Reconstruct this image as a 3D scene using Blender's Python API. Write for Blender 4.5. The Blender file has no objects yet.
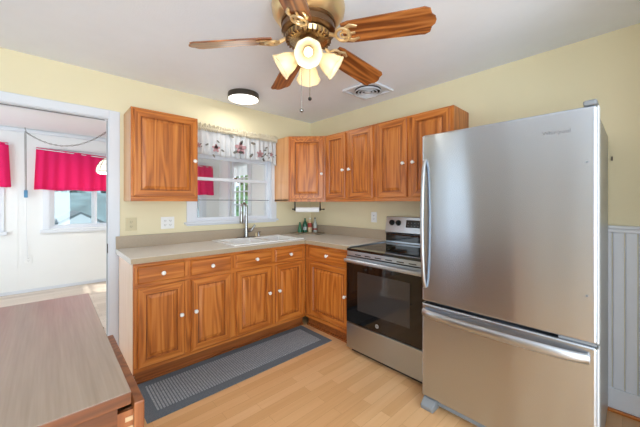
import bpy, bmesh, math, random
from mathutils import Matrix, Vector
random.seed(4)
R = math.radians
PI = math.pi
S = bpy.context.scene
COL = S.collection

# ------------------------------------------------------------------ camera
cam_d = bpy.data.cameras.new('camera')
cam_d.sensor_width = 36.0
cam_d.lens = 292.52 / 640 * 36.0
cam_d.shift_y = -10.2 / 640
cam_d.clip_start = 0.05
cam = bpy.data.objects.new('camera', cam_d)
COL.objects.link(cam)
cam.location = (-2.655, -3.057, 1.3265)
cam.rotation_euler = (R(90), 0, -0.7464)
S.camera = cam

# ------------------------------------------------------------------ world, sun, added daylight fill, exposure
def lin(c):
    r = []
    for v in c[:3]:
        v = v / 255.0
        r.append(v / 12.92 if v <= 0.04045 else ((v + 0.055) / 1.055) ** 2.4)
    return (r[0], r[1], r[2], 1.0)

W = bpy.data.worlds.new('sky')
S.world = W
W.use_nodes = True
bg = W.node_tree.nodes['Background']
bg.inputs['Color'].default_value = (0.78, 0.90, 1.0, 1)
bg.inputs['Strength'].default_value = 2.2

def add_light(name, kind, loc, energy, color=(1, 1, 1), rot=None, size=None, size_y=None, angle=None, direction=None):
    d = bpy.data.lights.new(name, kind)
    d.energy = energy
    d.color = color
    if kind == 'AREA':
        d.shape = 'RECTANGLE'
        d.size = size
        d.size_y = size_y
    elif kind == 'POINT' or kind == 'SPOT':
        d.shadow_soft_size = size
    elif kind == 'SUN':
        d.angle = angle
    o = bpy.data.objects.new(name, d)
    COL.objects.link(o)
    o.location = loc
    if direction:
        o.rotation_euler = Vector(direction).to_track_quat('-Z', 'Y').to_euler()
    elif rot:
        o.rotation_euler = rot
    return o

add_light('sun', 'SUN', (5, 2, 6), 6.0, (1, 0.95, 0.86), angle=R(0.8), direction=(-1, 0.22, -0.80))
# unseen area lights added as daylight fill: rear wall, left wall, porch side
add_light('fill_rear', 'AREA', (-3.0, -5.12, 1.10), 78, (0.77, 0.905, 1.0), size=2.3, size_y=1.9, direction=(0, 1, 0.65))
add_light('fill_left', 'AREA', (-4.32, -4.15, 1.10), 34, (0.80, 0.915, 1.0), size=1.4, size_y=1.9, direction=(1, 0, 0.6))
add_light('fill_porch', 'AREA', (-4.50, 1.6, 1.35), 14, (0.84, 0.93, 1), size=2.0, size_y=1.9, direction=(1, 0, 0))

VS = S.view_settings
VS.view_transform = 'Standard'
VS.look = 'None'
VS.gamma = 1.0
VS.use_curve_mapping = False
VS.exposure = 0.36
S.cycles.use_denoising = True
S.cycles.max_bounces = 10
S.cycles.diffuse_bounces = 5
S.cycles.transparent_max_bounces = 12
S.cycles.sample_clamp_indirect = 6.0

# ------------------------------------------------------------------ materials
def new_mat(name):
    m = bpy.data.materials.new(name)
    m.use_nodes = True
    nt = m.node_tree
    b = nt.nodes['Principled BSDF']
    return m, nt, b

def plain(name, rgb, rough=0.5, metal=0.0, spec=0.5, noise=0.04, nscale=8.0, bump=0.0, bscale=60, coat=0.0):
    m, nt, b = new_mat(name)
    b.inputs['Roughness'].default_value = rough
    b.inputs['Metallic'].default_value = metal
    b.inputs['Specular IOR Level'].default_value = spec
    b.inputs['Coat Weight'].default_value = coat
    c = lin(rgb)
    tc = nt.nodes.new('ShaderNodeTexCoord')
    n = nt.nodes.new('ShaderNodeTexNoise')
    n.inputs['Scale'].default_value = nscale
    n.inputs['Detail'].default_value = 4
    nt.links.new(tc.outputs['Object'], n.inputs['Vector'])
    r = nt.nodes.new('ShaderNodeValToRGB')
    r.color_ramp.elements[0].position = 0.3
    r.color_ramp.elements[1].position = 0.7
    r.color_ramp.elements[0].color = [v * (1 - noise) for v in c[:3]] + [1]
    r.color_ramp.elements[1].color = [min(1, v * (1 + noise)) for v in c[:3]] + [1]
    nt.links.new(n.outputs['Fac'], r.inputs['Fac'])
    nt.links.new(r.outputs['Color'], b.inputs['Base Color'])
    if bump:
        n2 = nt.nodes.new('ShaderNodeTexNoise')
        n2.inputs['Scale'].default_value = bscale
        nt.links.new(tc.outputs['Object'], n2.inputs['Vector'])
        bp = nt.nodes.new('ShaderNodeBump')
        bp.inputs['Strength'].default_value = bump
        bp.inputs['Distance'].default_value = 0.01
        nt.links.new(n2.outputs['Fac'], bp.inputs['Height'])
        nt.links.new(bp.outputs['Normal'], b.inputs['Normal'])
    return m

def wood(name, dark, mid, light, axis=2, rough=0.35, rings=6.0, across=12.0, along=0.8, coat=0.15, pores=0.68):
    """oak: long growth-ring figures along one axis plus fine streaks and pores"""
    m, nt, b = new_mat(name)
    L = nt.links.new
    tc = nt.nodes.new('ShaderNodeTexCoord')
    def stretched(a, l, detail, dist=0.0):
        mp = nt.nodes.new('ShaderNodeMapping')
        sc = [a] * 3
        sc[axis] = l
        mp.inputs['Scale'].default_value = sc
        L(tc.outputs['Object'], mp.inputs['Vector'])
        n = nt.nodes.new('ShaderNodeTexNoise')
        n.inputs['Scale'].default_value = 1.0
        n.inputs['Detail'].default_value = detail
        n.inputs['Distortion'].default_value = dist
        L(mp.outputs['Vector'], n.inputs['Vector'])
        return n
    n = stretched(across, along, 1.0, 0.1)
    mu = nt.nodes.new('ShaderNodeMath'); mu.operation = 'MULTIPLY'; mu.inputs[1].default_value = rings * 6.283
    L(n.outputs['Fac'], mu.inputs[0])
    si = nt.nodes.new('ShaderNodeMath'); si.operation = 'SINE'
    L(mu.outputs[0], si.inputs[0])
    mr = nt.nodes.new('ShaderNodeMapRange')
    mr.inputs['From Min'].default_value = -1
    mr.inputs['From Max'].default_value = 1
    mr.inputs['To Min'].default_value = 0.1
    mr.inputs['To Max'].default_value = 0.9
    L(si.outputs[0], mr.inputs['Value'])
    n2 = stretched(150.0, 5.0, 3)
    n3 = stretched(45.0, 1.6, 2)
    av = nt.nodes.new('ShaderNodeMix'); av.data_type = 'FLOAT'; av.inputs[0].default_value = 0.5
    L(n2.outputs['Fac'], av.inputs[2]); L(n3.outputs['Fac'], av.inputs[3])
    mx = nt.nodes.new('ShaderNodeMix')
    mx.data_type = 'FLOAT'
    mx.inputs[0].default_value = pores
    L(mr.outputs['Result'], mx.inputs[2])
    L(av.outputs[0], mx.inputs[3])
    r = nt.nodes.new('ShaderNodeValToRGB')
    e = r.color_ramp.elements
    e[0].position = 0.22; e[0].color = lin(dark)
    e[1].position = 0.80; e[1].color = lin(light)
    x = e.new(0.48); x.color = lin(mid)
    L(mx.outputs[0], r.inputs['Fac'])
    L(r.outputs['Color'], b.inputs['Base Color'])
    b.inputs['Roughness'].default_value = rough
    b.inputs['Coat Weight'].default_value = coat
    b.inputs['Coat Roughness'].default_value = 0.25
    bp = nt.nodes.new('ShaderNodeBump')
    bp.inputs['Strength'].default_value = 0.05
    bp.inputs['Distance'].default_value = 0.004
    L(n2.outputs['Fac'], bp.inputs['Height'])
    L(bp.outputs['Normal'], b.inputs['Normal'])
    return m

def planks(name, c1, c2, c3, length=0.9, width=0.085, rough=0.3, along_x=True, gap=(120, 85, 50)):
    m, nt, b = new_mat(name)
    L = nt.links.new
    tc = nt.nodes.new('ShaderNodeTexCoord')
    mp = nt.nodes.new('ShaderNodeMapping')
    if not along_x:
        mp.inputs['Rotation'].default_value = (0, 0, PI / 2)
    L(tc.outputs['Object'], mp.inputs['Vector'])
    br = nt.nodes.new('ShaderNodeTexBrick')
    br.inputs['Scale'].default_value = 1.0
    br.inputs['Brick Width'].default_value = length
    br.inputs['Row Height'].default_value = width
    br.inputs['Mortar Size'].default_value = 0.0009
    br.inputs['Mortar Smooth'].default_value = 0.3
    br.inputs['Color1'].default_value = (0, 0, 0, 1)
    br.inputs['Color2'].default_value = (1, 1, 1, 1)
    br.inputs['Mortar'].default_value = (0.5, 0.5, 0.5, 1)
    br.offset = 0.37
    L(mp.outputs['Vector'], br.inputs['Vector'])
    # offset the grain by plank tone so that each plank has its own figure
    ad = nt.nodes.new('ShaderNodeVectorMath'); ad.operation = 'MULTIPLY_ADD'
    ad.inputs[1].default_value = (7, 7, 7)
    L(br.outputs['Color'], ad.inputs[0])
    L(mp.outputs['Vector'], ad.inputs[2])
    mp2 = nt.nodes.new('ShaderNodeMapping')
    mp2.inputs['Scale'].default_value = (2.2, 38, 10)
    L(ad.outputs[0], mp2.inputs['Vector'])
    n = nt.nodes.new('ShaderNodeTexNoise')
    n.inputs['Scale'].default_value = 1.0
    n.inputs['Detail'].default_value = 4
    L(mp2.outputs['Vector'], n.inputs['Vector'])
    mx = nt.nodes.new('ShaderNodeMix'); mx.data_type = 'FLOAT'
    mx.inputs[0].default_value = 0.52
    L(br.outputs['Color'], mx.inputs[2])
    L(n.outputs['Fac'], mx.inputs[3])
    r = nt.nodes.new('ShaderNodeValToRGB')
    e = r.color_ramp.elements
    e[0].position = 0.1; e[0].color = lin(c1)
    e[1].position = 0.9; e[1].color = lin(c3)
    x = e.new(0.5); x.color = lin(c2)
    L(mx.outputs[0], r.inputs['Fac'])
    mg = nt.nodes.new('ShaderNodeMix'); mg.data_type = 'RGBA'
    L(br.outputs['Fac'], mg.inputs[0])
    L(r.outputs['Color'], mg.inputs[6])
    mg.inputs[7].default_value = lin(gap)
    L(mg.outputs[2], b.inputs['Base Color'])
    b.inputs['Roughness'].default_value = rough
    return m

def steel(name, rgb, rough=0.28, axis=2, bumpy=0.0, aniso=0.7):
    m, nt, b = new_mat(name)
    L = nt.links.new
    b.inputs['Metallic'].default_value = 1.0
    b.inputs['Base Color'].default_value = lin(rgb)
    b.inputs['Anisotropic'].default_value = aniso
    b.inputs['Anisotropic Rotation'].default_value = 0.25
    tg = nt.nodes.new('ShaderNodeTangent')
    tg.direction_type = 'RADIAL'
    tg.axis = 'Z'
    L(tg.outputs['Tangent'], b.inputs['Tangent'])
    tc = nt.nodes.new('ShaderNodeTexCoord')
    mp = nt.nodes.new('ShaderNodeMapping')
    sc = [220.0] * 3
    sc[axis] = 2.0
    mp.inputs['Scale'].default_value = sc
    L(tc.outputs['Object'], mp.inputs['Vector'])
    n = nt.nodes.new('ShaderNodeTexNoise')
    n.inputs['Scale'].default_value = 1
    L(mp.outputs['Vector'], n.inputs['Vector'])
    mr = nt.nodes.new('ShaderNodeMapRange')
    mr.inputs['To Min'].default_value = rough * 0.92
    mr.inputs['To Max'].default_value = rough * 1.08
    L(n.outputs['Fac'], mr.inputs['Value'])
    L(mr.outputs['Result'], b.inputs['Roughness'])
    if bumpy:
        mp2 = nt.nodes.new('ShaderNodeMapping')
        mp2.inputs['Scale'].default_value = (1.0, 3.2, 0.45)
        L(tc.outputs['Object'], mp2.inputs['Vector'])
        n2 = nt.nodes.new('ShaderNodeTexNoise')
        n2.inputs['Scale'].default_value = 1.6
        n2.inputs['Detail'].default_value = 0.5
        L(mp2.outputs['Vector'], n2.inputs['Vector'])
        bp = nt.nodes.new('ShaderNodeBump')
        bp.inputs['Strength'].default_value = bumpy
        bp.inputs['Distance'].default_value = 0.05
        L(n2.outputs['Fac'], bp.inputs['Height'])
        L(bp.outputs['Normal'], b.inputs['Normal'])
    return m

def glass(name, tint=(245, 250, 250), gloss=0.10):
    m = bpy.data.materials.new(name)
    m.use_nodes = True
    nt = m.node_tree
    nt.nodes.clear()
    o = nt.nodes.new('ShaderNodeOutputMaterial')
    t = nt.nodes.new('ShaderNodeBsdfTransparent')
    t.inputs['Color'].default_value = lin(tint)
    g = nt.nodes.new('ShaderNodeBsdfGlossy')
    g.inputs['Roughness'].default_value = 0.02
    mx = nt.nodes.new('ShaderNodeMixShader')
    mx.inputs[0].default_value = gloss
    nt.links.new(t.outputs[0], mx.inputs[1])
    nt.links.new(g.outputs[0], mx.inputs[2])
    nt.links.new(mx.outputs[0], o.inputs['Surface'])
    return m

def emit(name, rgb, strength):
    m, nt, b = new_mat(name)
    b.inputs['Base Color'].default_value = lin(rgb)
    b.inputs['Emission Color'].default_value = lin(rgb)
    b.inputs['Emission Strength'].default_value = strength
    return m

def cloth(name, rgb, trans=0.35, noise=0.05, sheer=0.0):
    m = bpy.data.materials.new(name)
    m.use_nodes = True
    nt = m.node_tree
    L = nt.links.new
    nt.nodes.clear()
    o = nt.nodes.new('ShaderNodeOutputMaterial')
    d = nt.nodes.new('ShaderNodeBsdfDiffuse')
    t = nt.nodes.new('ShaderNodeBsdfTranslucent')
    tc = nt.nodes.new('ShaderNodeTexCoord')
    n = nt.nodes.new('ShaderNodeTexNoise')
    n.inputs['Scale'].default_value = 300
    L(tc.outputs['Object'], n.inputs['Vector'])
    r = nt.nodes.new('ShaderNodeValToRGB')
    c = lin(rgb)
    r.color_ramp.elements[0].color = [v * (1 - noise) for v in c[:3]] + [1]
    r.color_ramp.elements[1].color = [min(1, v * (1 + noise)) for v in c[:3]] + [1]
    L(n.outputs['Fac'], r.inputs['Fac'])
    L(r.outputs['Color'], d.inputs['Color'])
    L(r.outputs['Color'], t.inputs['Color'])
    mx = nt.nodes.new('ShaderNodeMixShader')
    mx.inputs[0].default_value = trans
    L(d.outputs[0], mx.inputs[1])
    L(t.outputs[0], mx.inputs[2])
    out = mx
    if sheer:
        tr = nt.nodes.new('ShaderNodeBsdfTransparent')
        m2 = nt.nodes.new('ShaderNodeMixShader')
        m2.inputs[0].default_value = sheer
        L(mx.outputs[0], m2.inputs[1])
        L(tr.outputs[0], m2.inputs[2])
        out = m2
    L(out.outputs[0], o.inputs['Surface'])
    return m

M = {}
OAK = ((126, 62, 16), (188, 106, 38), (212, 136, 62))
M['oak'] = wood('oak_vertical', *OAK, axis=2)
M['oak_x'] = wood('oak_along_x', *OAK, axis=0)
M['oak_y'] = wood('oak_along_y', *OAK, axis=1)
M['oak_dark'] = wood('dark_toe_kick_oak', (96, 48, 18), (142, 78, 34), (160, 92, 44), axis=0)  # darker oak tones for the toe kick
M['veneer'] = wood('veneer_far_room_glare', (232, 200, 174), (240, 212, 188), (246, 220, 198), axis=2, rings=5, rough=0.3)  # glare from the far room is lightened into this veneer
M['veneer_o'] = wood('honey_veneer', (190, 130, 80), (208, 152, 100), (218, 166, 116), axis=2, rings=4, rough=0.35)
M['wall_yellow'] = plain('pale_yellow_paint', (229, 218, 184), 0.6, noise=0.012, nscale=3, bump=0.05, bscale=120)
M['taupe_wall'] = plain('warm_taupe_paint', (196, 190, 178), 0.6, noise=0.012, nscale=3)
M['ceiling'] = plain('white_ceiling_paint', (238, 244, 254), 0.8, noise=0.01, bump=0.1, bscale=90)
M['porch_wall'] = plain('porch_wall_paint', (234, 235, 236), 0.6, noise=0.012, nscale=3)
M['white_trim'] = plain('white_gloss_trim', (218, 222, 230), 0.35, noise=0.01)
M['floor'] = planks('honey_oak_laminate', (206, 156, 106), (220, 173, 123), (230, 188, 140), length=0.55, width=0.075, rough=0.28, gap=(188, 140, 92))
M['porch_floor'] = planks('whitewashed_laminate', (176, 158, 142), (200, 184, 168), (218, 204, 190), length=1.1, width=0.11, rough=0.35, gap=(150, 132, 116))
M['laminate'] = plain('taupe_laminate_with_glare', (220, 215, 208), 0.22, noise=0.05, nscale=140)  # same taupe laminate, with worktop glare lightened into its colour
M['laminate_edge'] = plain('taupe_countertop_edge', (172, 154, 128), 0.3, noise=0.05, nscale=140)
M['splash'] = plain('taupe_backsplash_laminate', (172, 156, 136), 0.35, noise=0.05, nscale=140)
M['porcelain'] = plain('white_porcelain', (240, 240, 240), 0.12, noise=0.0)
M['knob'] = plain('white_ceramic_knob', (245, 243, 238), 0.12, noise=0.0)
M['chrome'] = plain('brushed_chrome', (160, 160, 160), 0.25, metal=1, noise=0.0)
M['steel'] = steel('fridge_steel', (196, 204, 214), 0.25, axis=1, bumpy=0.10, aniso=0.92)
M['steel_range'] = steel('range_steel', (180, 188, 197), 0.30, axis=1)
M['steel_handle'] = steel('handle_steel', (186, 190, 196), 0.32, axis=1)
M['grey_plastic'] = plain('grey_plastic', (128, 132, 136), 0.45)
M['light_plastic'] = plain('pale_grey_plastic', (212, 214, 218), 0.4)
M['dark_gasket'] = plain('dark_gasket', (38, 38, 40), 0.6)
M['fridge_side'] = plain('fridge_side_grey', (160, 162, 164), 0.3)
M['black_glass'] = plain('black_ceramic_glass', (14, 13, 13), 0.04, noise=0.0, spec=0.6)
M['oven_window'] = plain('oven_window_glass', (52, 48, 46), 0.06, noise=0.0, spec=0.6)
M['black'] = plain('black_plastic', (20, 20, 20), 0.3, noise=0.0)
M['display'] = plain('control_display', (26, 30, 30), 0.15, noise=0.0)
M['silver_mark'] = plain('silver_mark', (180, 180, 182), 0.3, metal=0.6, noise=0)
M['grey_mark'] = plain('grey_lettering', (105, 104, 104), 0.4, noise=0)
M['brass'] = plain('antique_brass', (180, 154, 116), 0.26, metal=1, noise=0.08, nscale=12)
M['brass_dark'] = plain('dark_antique_brass', (124, 98, 74), 0.28, metal=1, noise=0.1, nscale=12)
M['brass_light'] = plain('polished_brass_trim', (226, 200, 156), 0.28, metal=0.8, noise=0.05)
M['blade'] = wood('fan_blade_wood', (96, 48, 20), (150, 86, 38), (184, 118, 62), axis=0, rings=5, across=16, along=1.6, rough=0.3, pores=.5)
M['bronze'] = plain('brushed_bronze', (92, 88, 82), 0.35, metal=0.8)
M['diffuser'] = emit('lit_diffuser', (255, 252, 245), 2.2)
M['bulb'] = emit('lit_bulb', (255, 240, 205), 2.5)
M['rug_base'] = plain('slate_blue_rug', (102, 109, 117), 0.95, noise=0.2, nscale=120, bump=0.6, bscale=400)
M['rug_rib'] = plain('grey_rug_rib', (156, 162, 168), 0.95, noise=0.30, nscale=90, bump=0.6, bscale=300)
M['pink'] = cloth('crimson_pink_cotton', (246, 62, 134), 0.5)
M['sheer'] = cloth('white_sheer_cotton', (230, 232, 235), 0.4, sheer=0.12)
M['ruffle'] = cloth('cream_ruffle_cotton', (234, 226, 206), 0.3, noise=0.15)
M['rose'] = plain('rose_thread', (172, 134, 140), 0.8)
M['leaf_thread'] = plain('grey_green_thread', (110, 110, 104), 0.8)
M['outlet_white'] = plain('white_switch_plate', (235, 236, 236), 0.35)
M['outlet_beige'] = plain('beige_outlet_plate', (206, 194, 158), 0.4)
M['slot'] = plain('outlet_slot', (60, 56, 50), 0.6)
M['glass'] = glass('window_glass', (250, 252, 252), 0.05)
M['shade_glass'] = None
M['table_top'] = wood('stained_top_with_glare', (140, 121, 104), (162, 143, 126), (178, 158, 140), axis=1, rings=2, across=3, along=0.4, rough=0.30, coat=0.5)  # glare on the glossy top is lightened into its wood colour
M['table_wood'] = wood('red_brown_table_wood', (70, 34, 14), (98, 52, 24), (120, 68, 36), axis=0, rough=0.35)
M['table_wood_v'] = wood('red_brown_panel_wood', (96, 48, 20), (130, 72, 36), (156, 96, 54), axis=2, rough=0.35)
M['dovetail'] = plain('pale_maple', (178, 146, 110), 0.5)
M['paper'] = plain('white_paper', (240, 240, 240), 0.9)
M['iron'] = plain('dark_bronze_iron', (52, 38, 28), 0.4, metal=0.4)
M['green_glass'] = plain('green_bottle', (22, 92, 66), 0.12, noise=0.05)
M['green_soft'] = plain('green_sponge_bottle', (58, 124, 88), 0.25, noise=0.05)
M['clear_plastic'] = plain('clear_grey_bottle', (176, 182, 176), 0.12, noise=0.05)
M['cream_bottle'] = plain('cream_bottle', (214, 196, 160), 0.35)
M['red_label'] = plain('red_label', (160, 44, 30), 0.5)
M['cutting'] = plain('taupe_cutting_board', (162, 146, 126), 0.4)
M['cap_white'] = plain('white_cap', (225, 225, 222), 0.4)
M['chain_metal'] = plain('antique_chain', (92, 82, 70), 0.35, metal=0.6)
M['cord_blue'] = plain('blue_cord_switch', (70, 128, 170), 0.4)
M['tiffany'] = emit('white_leaded_glass', (246, 240, 224), 0.5)
M['lead'] = plain('lead_line', (110, 80, 60), 0.5)

def shade_glass():
    m = bpy.data.materials.new('alabaster_glass')
    m.use_nodes = True
    nt = m.node_tree
    nt.nodes.clear()
    L = nt.links.new
    o = nt.nodes.new('ShaderNodeOutputMaterial')
    tl = nt.nodes.new('ShaderNodeBsdfTranslucent')
    tl.inputs['Color'].default_value = lin((226, 212, 178))
    tp = nt.nodes.new('ShaderNodeBsdfTransparent')
    gl = nt.nodes.new('ShaderNodeBsdfGlossy')
    gl.inputs['Roughness'].default_value = 0.12
    df = nt.nodes.new('ShaderNodeBsdfDiffuse')
    df.inputs['Color'].default_value = lin((228, 218, 194))
    def mix(a, b, f):
        x = nt.nodes.new('ShaderNodeMixShader')
        x.inputs[0].default_value = f
        L(a.outputs[0], x.inputs[1]); L(b.outputs[0], x.inputs[2])
        return x
    a = mix(tl, df, 0.45)
    b = mix(a, tp, 0.25)
    c = mix(b, gl, 0.08)
    L(c.outputs[0], o.inputs['Surface'])
    return m
M['shade_glass'] = shade_glass()

# ------------------------------------------------------------------ mesh builder
class MB:
    def __init__(s, T=None):
        s.bm = bmesh.new()
        s.T = T or Matrix.Identity(4)
    def _f(s, vs, mi=0):
        try:
            f = s.bm.faces.new(vs); f.material_index = mi; return f
        except ValueError:
            return None
    def v(s, p):
        return s.bm.verts.new(s.T @ Vector(p))
    def box(s, x0, x1, y0, y1, z0, z1, mi=0):
        c = [s.v((x, y, z)) for z in (z0, z1) for y in (y0, y1) for x in (x0, x1)]
        for q in ((0, 1, 3, 2), (4, 6, 7, 5), (0, 4, 5, 1), (1, 5, 7, 3), (3, 7, 6, 2), (2, 6, 4, 0)):
            s._f([c[i] for i in q], mi)
        return s
    def prism(s, poly, z0, z1, mi=0):
        a = [s.v((p[0], p[1], z0)) for p in poly]
        b = [s.v((p[0], p[1], z1)) for p in poly]
        n = len(poly)
        s._f(a[::-1], mi); s._f(b, mi)
        for i in range(n):
            s._f([a[i], a[(i + 1) % n], b[(i + 1) % n], b[i]], mi)
        return s
    def lathe(s, prof, n=24, mi=0, close=True):
        """profile of (r, z) about local Z"""
        rings = []
        for r, z in prof:
            if r < 1e-6:
                rings.append([s.v((0, 0, z))])
            else:
                rings.append([s.v((r * math.cos(2 * PI * i / n), r * math.sin(2 * PI * i / n), z)) for i in range(n)])
        for a, b in zip(rings[:-1], rings[1:]):
            for i in range(n):
                j = (i + 1) % n
                if len(a) == 1 and len(b) == 1: continue
                if len(a) == 1: s._f([a[0], b[j], b[i]], mi)
                elif len(b) == 1: s._f([a[i], a[j], b[0]], mi)
                else: s._f([a[i], a[j], b[j], b[i]], mi)
        if close:
            if len(rings[0]) > 1: s._f(rings[0][::-1], mi)
            if len(rings[-1]) > 1: s._f(rings[-1], mi)
        return s
    def cyl(s, p0, p1, r0, r1=None, n=16, mi=0):
        return s.tube([p0, p1], [r0, r0 if r1 is None else r1], n, mi)
    def tube(s, pts, r, n=10, mi=0, flat=1.0, closed=False):
        pts = [Vector(p) for p in pts]
        if not isinstance(r, (list, tuple)): r = [r] * len(pts)
        rings = []
        up = Vector((0, 0, 1))
        m = len(pts)
        prev = None
        for i, p in enumerate(pts):
            if closed: d = pts[(i + 1) % m] - pts[i - 1]
            else: d = pts[min(i + 1, m - 1)] - pts[max(i - 1, 0)]
            d.normalize()
            if prev is None:
                a = d.cross(up)
                if a.length < 0.05: a = d.cross(Vector((1, 0, 0)))
            else:
                a = prev - d * prev.dot(d)
            a.normalize(); prev = a
            b = d.cross(a)
            rings.append([s.v(p + a * (r[i] * math.cos(2 * PI * k / n)) + b * (r[i] * flat * math.sin(2 * PI * k / n))) for k in range(n)])
        for i in range(m if closed else m - 1):
            a, b = rings[i], rings[(i + 1) % m]
            for k in range(n):
                s._f([a[k], a[(k + 1) % n], b[(k + 1) % n], b[k]], mi)
        if not closed:
            s._f(rings[0][::-1], mi); s._f(rings[-1], mi)
        return s
    def sphere(s, c, r, n=12, mi=0, sz=1.0):
        T0 = s.T
        s.T = T0 @ Matrix.Translation(Vector(c))
        k = n // 2
        s.lathe([(r * math.sin(PI * i / k), -r * sz * math.cos(PI * i / k)) for i in range(k + 1)], n, mi, close=False)
        s.T = T0
        return s
    def sheet(s, fn, nu, nv, mi=0):
        g = [[s.v(fn(i / nu, j / nv)) for i in range(nu + 1)] for j in range(nv + 1)]
        for j in range(nv):
            for i in range(nu):
                s._f([g[j][i], g[j][i + 1], g[j + 1][i + 1], g[j + 1][i]], mi)
        return s
    def build(s, name, mat, parent=None, smooth=False, bevel=0, seg=2, solid=0, merge=True):
        if merge: bmesh.ops.remove_doubles(s.bm, verts=s.bm.verts, dist=1e-6)
        bmesh.ops.recalc_face_normals(s.bm, faces=s.bm.faces)
        me = bpy.data.meshes.new(name)
        s.bm.to_mesh(me); s.bm.free()
        mats = mat if isinstance(mat, (list, tuple)) else [mat]
        for m in mats: me.materials.append(m)
        if smooth:
            for p in me.polygons: p.use_smooth = True
        o = bpy.data.objects.new(name, me)
        COL.objects.link(o)
        if parent is not None:
            o.parent = parent
            off = Vector((0, 0, 0)); q = parent
            while q is not None:
                off += q.location; q = q.parent
            o.location = -off
        if solid:
            md = o.modifiers.new('solid', 'SOLIDIFY'); md.thickness = solid; md.offset = 0
        if bevel:
            md = o.modifiers.new('bevel', 'BEVEL'); md.width = bevel; md.segments = seg
            md.limit_method = 'ANGLE'; md.angle_limit = R(40)
        if smooth and bevel == 0:
            try:
                me.set_sharp_from_angle(angle=R(42))
            except Exception:
                pass
        return o

def thing(name, label, cat, loc=(0, 0, 0), group=None):
    o = bpy.data.objects.new(name, None)
    o.empty_display_size = 0.1
    COL.objects.link(o)
    o.location = loc
    o['label'] = label; o['category'] = cat
    if group: o['group'] = group
    return o
def tag(o, label, cat, group=None, kind=None):
    o['label'] = label; o['category'] = cat
    if group: o['group'] = group
    if kind: o['kind'] = kind
    return o
def struct(o, label=None):
    o['kind'] = 'structure'
    if label: o['label'] = label
    return o
def frameT(ox, oy, ux, uy):
    """local a along the face, d outward, z up"""
    l = math.hypot(ux, uy); ux /= l; uy /= l
    return Matrix(((ux, uy, 0, ox), (uy, -ux, 0, oy), (0, 0, 1, 0), (0, 0, 0, 1)))

# ------------------------------------------------------------------ the setting
H = 2.431
ZP = 2.43
# kitchen floor and ceiling
struct(MB().box(-4.4, 0.0, -5.2, 0.06, -0.05, 0).build('floor', M['floor']), 'honey oak laminate kitchen floor')
struct(MB().box(-4.4, 0.0, -5.2, 0.0, H, H + 0.08).build('ceiling', M['ceiling']), 'white kitchen ceiling')
DX0, DX1, DZ = -3.36, -2.275, 2.058      # doorway
WX0, WX1, WZ0, WZ1 = -1.565, -0.652, 1.128, 2.03   # kitchen window opening
w = MB()
w.box(-4.5, DX0, 0, 0.12, 0, H); w.box(DX0, DX1, 0, 0.12, DZ, H)
w.box(DX1, WX0, 0, 0.12, 0, H); w.box(WX0, WX1, 0, 0.12, 0, WZ0); w.box(WX0, WX1, 0, 0.12, WZ1, H)
w.box(WX1, 0.12, 0, 0.12, 0, H)
struct(w.build('wall_back', M['wall_yellow'], merge=False), 'pale yellow wall with the window and doorway')
struct(MB().box(0, 0.12, -5.3, 0, 0, H).build('wall_right', M['wall_yellow']), 'pale yellow wall behind the range and refrigerator')
w = MB()
w.box(-4.5, -4.4, -5.3, -4.85, 0, H); w.box(-4.5, -4.4, -3.45, -0.95, 0, H); w.box(-4.5, -4.4, -0.62, 0.0, 0, H); w.box(-4.5, -4.4, -0.95, -0.62, 0, 0.25); w.box(-4.5, -4.4, -0.95, -0.62, 2.15, H)  # narrow slot added so a bright streak shows in the refrigerator steel
w.box(-4.5, -4.4, -4.85, -3.45, 0, 0.1); w.box(-4.5, -4.4, -4.85, -3.45, 2.15, H)
struct(w.build('wall_left', M['taupe_wall'], merge=False))
w = MB()
w.box(-4.4, -4.15, -5.3, -5.2, 0, H); w.box(-1.85, 0, -5.3, -5.2, 0, H)
w.box(-4.15, -1.85, -5.3, -5.2, 0, 0.1); w.box(-4.15, -1.85, -5.3, -5.2, 2.1, H)
struct(w.build('wall_front', M['wall_yellow'], merge=False))

struct(MB().box(-1.05, -0.03, -3.46, -3.34, 0, H - .001).build('wall_shade_stub', M['wall_yellow']))  # unseen stub wall, added to keep the rear light off the wainscot

# porch (far room)
PX0, PX1, PY1 = -4.6, 0.05, 3.10
struct(MB().box(PX0, PX1 + 0.1, 0.06, PY1 + 0.1, -0.05, -0.001).build('floor_porch', M['porch_floor']), 'whitewashed laminate floor of the far room')
struct(MB().box(PX0, PX1, 0.12, PY1, ZP, ZP + 0.08).build('ceiling_porch', M['porch_wall']), 'white ceiling of the far room')
FW = [(-3.92, -3.20, 0.93, 2.10), (-2.66, -1.46, 0.93, 2.10), (-1.02, -0.30, 0.93, 2.10)]
w = MB()
xs = PX0
for a, b, z0, z1 in FW:
    w.box(xs, a, PY1, PY1 + 0.12, 0, ZP); w.box(a, b, PY1, PY1 + 0.12, 0, z0); w.box(a, b, PY1, PY1 + 0.12, z1, ZP)
    xs = b
w.box(xs, PX1 + 0.1, PY1, PY1 + 0.12, 0, ZP)
struct(w.build('wall_porch_back', M['porch_wall'], merge=False), 'white panelled wall of the far room')
SD0, SD1, SDZ = 1.78, 2.56, 2.20
w = MB()
w.box(PX1, PX1 + 0.1, 0.12, SD0, 0, ZP); w.box(PX1, PX1 + 0.1, SD1, PY1, 0, ZP); w.box(PX1, PX1 + 0.1, SD0, SD1, SDZ, ZP)
struct(w.build('wall_porch_right', M['porch_wall'], merge=False))
w = MB()
w.box(PX0 - 0.1, PX0, 0.12, 0.5, 0, ZP); w.box(PX0 - 0.1, PX0, 2.7, PY1, 0, ZP); w.box(PX0 - 0.1, PX0, 0.5, 2.7, 0, 0.3); w.box(PX0 - 0.1, PX0, 0.5, 2.7, 2.3, ZP)
struct(w.build('wall_porch_left', M['porch_wall'], merge=False))
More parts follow.
